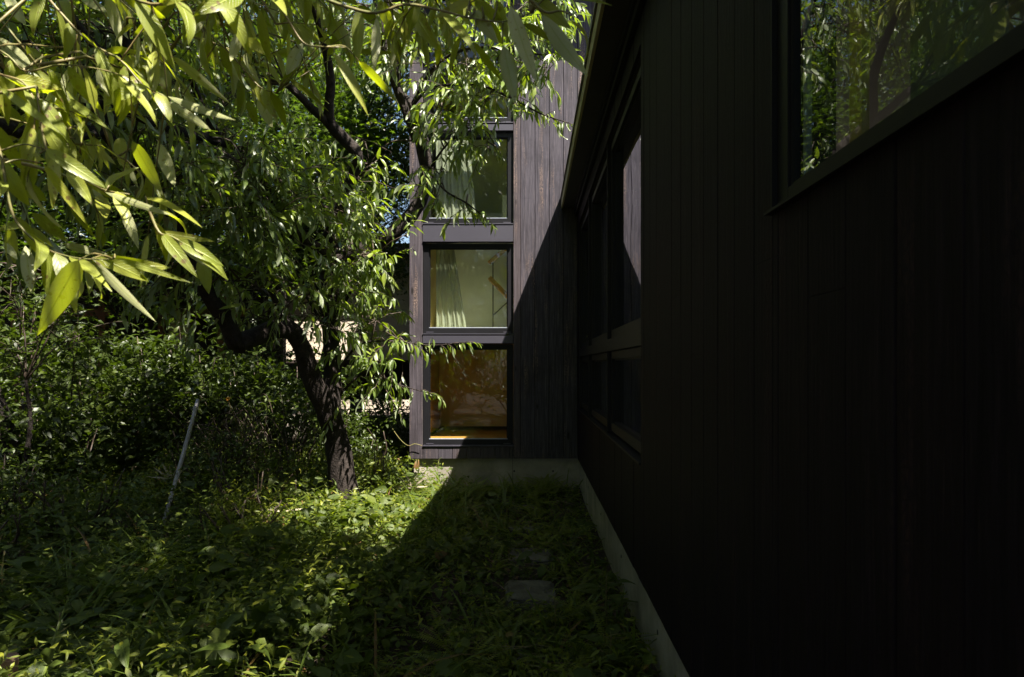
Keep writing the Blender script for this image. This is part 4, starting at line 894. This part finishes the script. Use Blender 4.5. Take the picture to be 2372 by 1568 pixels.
# ferns
def frond(lv, p, d, L, W, droop=.9):
    d = unit(d); n = unit(np.cross(np.cross(d, UP), d)); sd = unit(np.cross(d, n)); k = int(max(9, L/.011)); q = np.array(p, float)
    for i in range(k):
        t = i/k; a = droop*t; dt = math.cos(a)*d-math.sin(a)*n; nn = math.cos(a)*n+math.sin(a)*d; q = q+dt*L/k
        ln_ = W*(1-t)**.8*min(1, t*5+.35)
        for s_ in (-1, 1): lv.add(q, unit(sd*s_+dt*.45), nn, ln_, L/k*1.25, .35, .1, 0, .5+.3*math.sin(i*.7))
    lv.add(p, d, n, L, .004, droop, 0, 0, .2)
lv = Leaves()
FQ = [q for q in scatter(150, lambda x, y: np.clip(path(x)*.8+.12, 0, 1)) if q[0] < .45]
FQ += [np.array([R.uniform(-1.8, -.5), R.uniform(4.7, 7.4)]) for _ in range(110)]+[np.array([R.uniform(-1.0, .35), R.uniform(7.0, 7.55)]) for _ in range(16)]
for x, y in FQ:
    if abs(x) < .22 and (abs(y-3.98) < .3 or abs(y-4.76) < .22): continue
    z = float(gz(x, y))
    for j in range(R.randint(3, 6)):
        a = R.random()*6.28; frond(lv, (x, y, z+.01), (math.cos(a), math.sin(a)*.9-.1, R.uniform(.6, 1.5)), R.uniform(.16, .30)*(1.3 if y > 6.6 else 1), R.uniform(.035, .065))
tag(lv.build('ferns', M['fern'], None, 2, 'pinna', (0, 5, 0)), 'feathery fern fronds along the shaded path and by the foundation', 'ferns', None, 'stuff')
print('fern leaves', len(lv.a))

# ------------------------------------------------------------------ single plants
def rosette(name, label, cat, p, n, L, W, material='ground', prof='ovate', h=.18, up=.35, seg=8, group=None, droop=.5):
    p = np.array(p, float); t = thing(name, label, cat, p, group); mb = MB(); lv = Leaves()
    mb.tube([p, p+UP*h*.6+rvec(.008), p+UP*h], [.004, .0035, .002], 6, True)
    for j in range(n):
        a = j*2.4+R.random()*.5; q = p+UP*h*(.45+.55*j/n); d = unit([math.cos(a), math.sin(a), up*R.uniform(.4, 1.3)]); s_ = R.uniform(.7, 1.1)*(1 if j < n-2 else .6)
        e = q+d*L*.3; mb.tube([q, e], [.0018, .0014], 4, False)
        lv.add(e, d, unit(UP+d*-.3+rvec(.1)), L*s_, W*s_, droop*R.uniform(.6, 1.4), R.uniform(.1, .3), .04)
    mb.build('stem', M['greentwig'], t, smooth=True); lv.build('leaves', M[material], t, seg, prof); return t
g = lambda x, y, Y: P(x, y, Y)
def on(x, y, dz=0): return np.array([x, y, float(gz(x, y))+dz])
rosette('broad_leaved_plant', 'plant with broad dark oval leaves leaning on the foundation beside the path', 'plant', on(.40, 3.55), 7, .17, .085, h=.30)
rosette('broad_leaved_plant', 'second broad leaved plant against the foundation nearest the camera', 'plant', on(.36, 3.05), 6, .13, .065, h=.16)
rosette('broad_leaved_plant', 'plant with large dark pointed leaves at the left edge of the carpet', 'plant', on(-2.85, 3.7), 7, .20, .10, h=.34)
rosette('broad_leaved_plant', 'plant with large pale green leaves at the bottom left beside the timber', 'plant', on(-2.1, 3.05), 7, .17, .08, h=.28)
rosette('perilla_plant', 'nettle like plant with dark crinkled round leaves in the middle foreground', 'plant', on(-1.12, 4.35), 8, .12, .10, 'fern', 'heart', .34, .2)
rosette('heart_leaved_vine', 'single large heart shaped leaf standing up left of centre', 'plant', on(-1.98, 4.2), 4, .10, .09, prof='heart', h=.30, up=.8)
rosette('seedling', 'pale green seedling with paired oval leaves beside the nearest stone', 'plant', on(.12, 3.35), 7, .07, .036, h=.24, up=.5)
rosette('seedling', 'bright compound leaved seedling at the bottom left of the stones', 'plant', on(-.32, 3.1), 8, .07, .028, 'fern', h=.14, up=.5)
sp_ = thing('sapling', 'slender green sapling with narrow drooping leaves against the sunlit foundation', 'plant', on(-1.0, 7.45))
mb = MB(); lv = Leaves(); shoot(mb, lv, on(-1.0, 7.45), UP+np.array([.05, 0, 0]), .42, 22, .075, .012, hang=.3); mb.build('stem', M['greentwig'], sp_, smooth=True); lv.build('leaves', M['peach'], sp_, 5)
for lab, x, y, Y, n in (('bleached dead bamboo leaves fanned beside the grey pipe', 398, 1110, 6.15, 7), ('bleached dead bamboo leaves low at the left by the dead branch', 165, 1190, 5.8, 6),
                        ('bleached dead blades lying in the sun at the corner of the foundation', 955, 1130, 6.9, 6), ('single pale dry leaf pair right of the twiggy shrub', 655, 1185, 5.3, 2)):
    p = P(x, y, Y); t = thing('dead_bamboo_leaves', lab, 'dead leaves', np.array([p[0], p[1], float(gz(p[0], p[1]))])); lv = Leaves(); mb = MB()
    mb.tube([np.array([p[0]+.03, p[1], float(gz(p[0], p[1]))-.02]), p], [.003, .002], 5, False); mb.build('stem', M['greentwig'], t)
    for j in range(n):
        a = math.pi*(.05+.9*j/max(1, n-1)); d = unit([-math.cos(a), -.25+R.uniform(-.2, .2), math.sin(a)*.9+.1]); lv.add(p, d, unit(np.array([.2, -1, .6])+rvec(.2)), R.uniform(.14, .22), R.uniform(.016, .024), .25, .2, .02)
    lv.build('blades', M['dead'], t, 6, 'lance')
vn = thing('climbing_tendril', 'thin yellow green tendril trailing up to the left edge of the end wall', 'vine', P(905, 960, 7.9))
mb = MB(); mb.tube([P(*q) for q in ((885, 925, 8.2), (895, 960, 8.1), (905, 985, 8.0), (925, 1015, 7.75), (945, 1032, 7.66), (960, 1028, 7.66), (978, 1032, 7.66))], .0035, 5, True); mb.build('stem', M['greentwig'], vn, smooth=True)

mb = MB()
for x, y in scatter(900, lambda x, y: .35+.65*path(x)):
    if x > .5: continue
    a = R.random()*6.28; L_ = R.uniform(.05, .28); z = float(gz(x, y))+R.uniform(.01, .09); d = np.array([math.cos(a), math.sin(a), R.uniform(-.1, .35)])*L_
    p = np.array([x, y, z]); e = p+d
    if e[0] > .52: continue
    mb.tube([p, (p+e)/2+rvec(.008), e], [.0014, .0012, .0008], 4, False)
tag(mb.build('dead_twigs', M['straw'], None, (-1, 5, 0)), 'thin dead twigs and straw scattered over the ground', 'twigs', None, 'stuff')
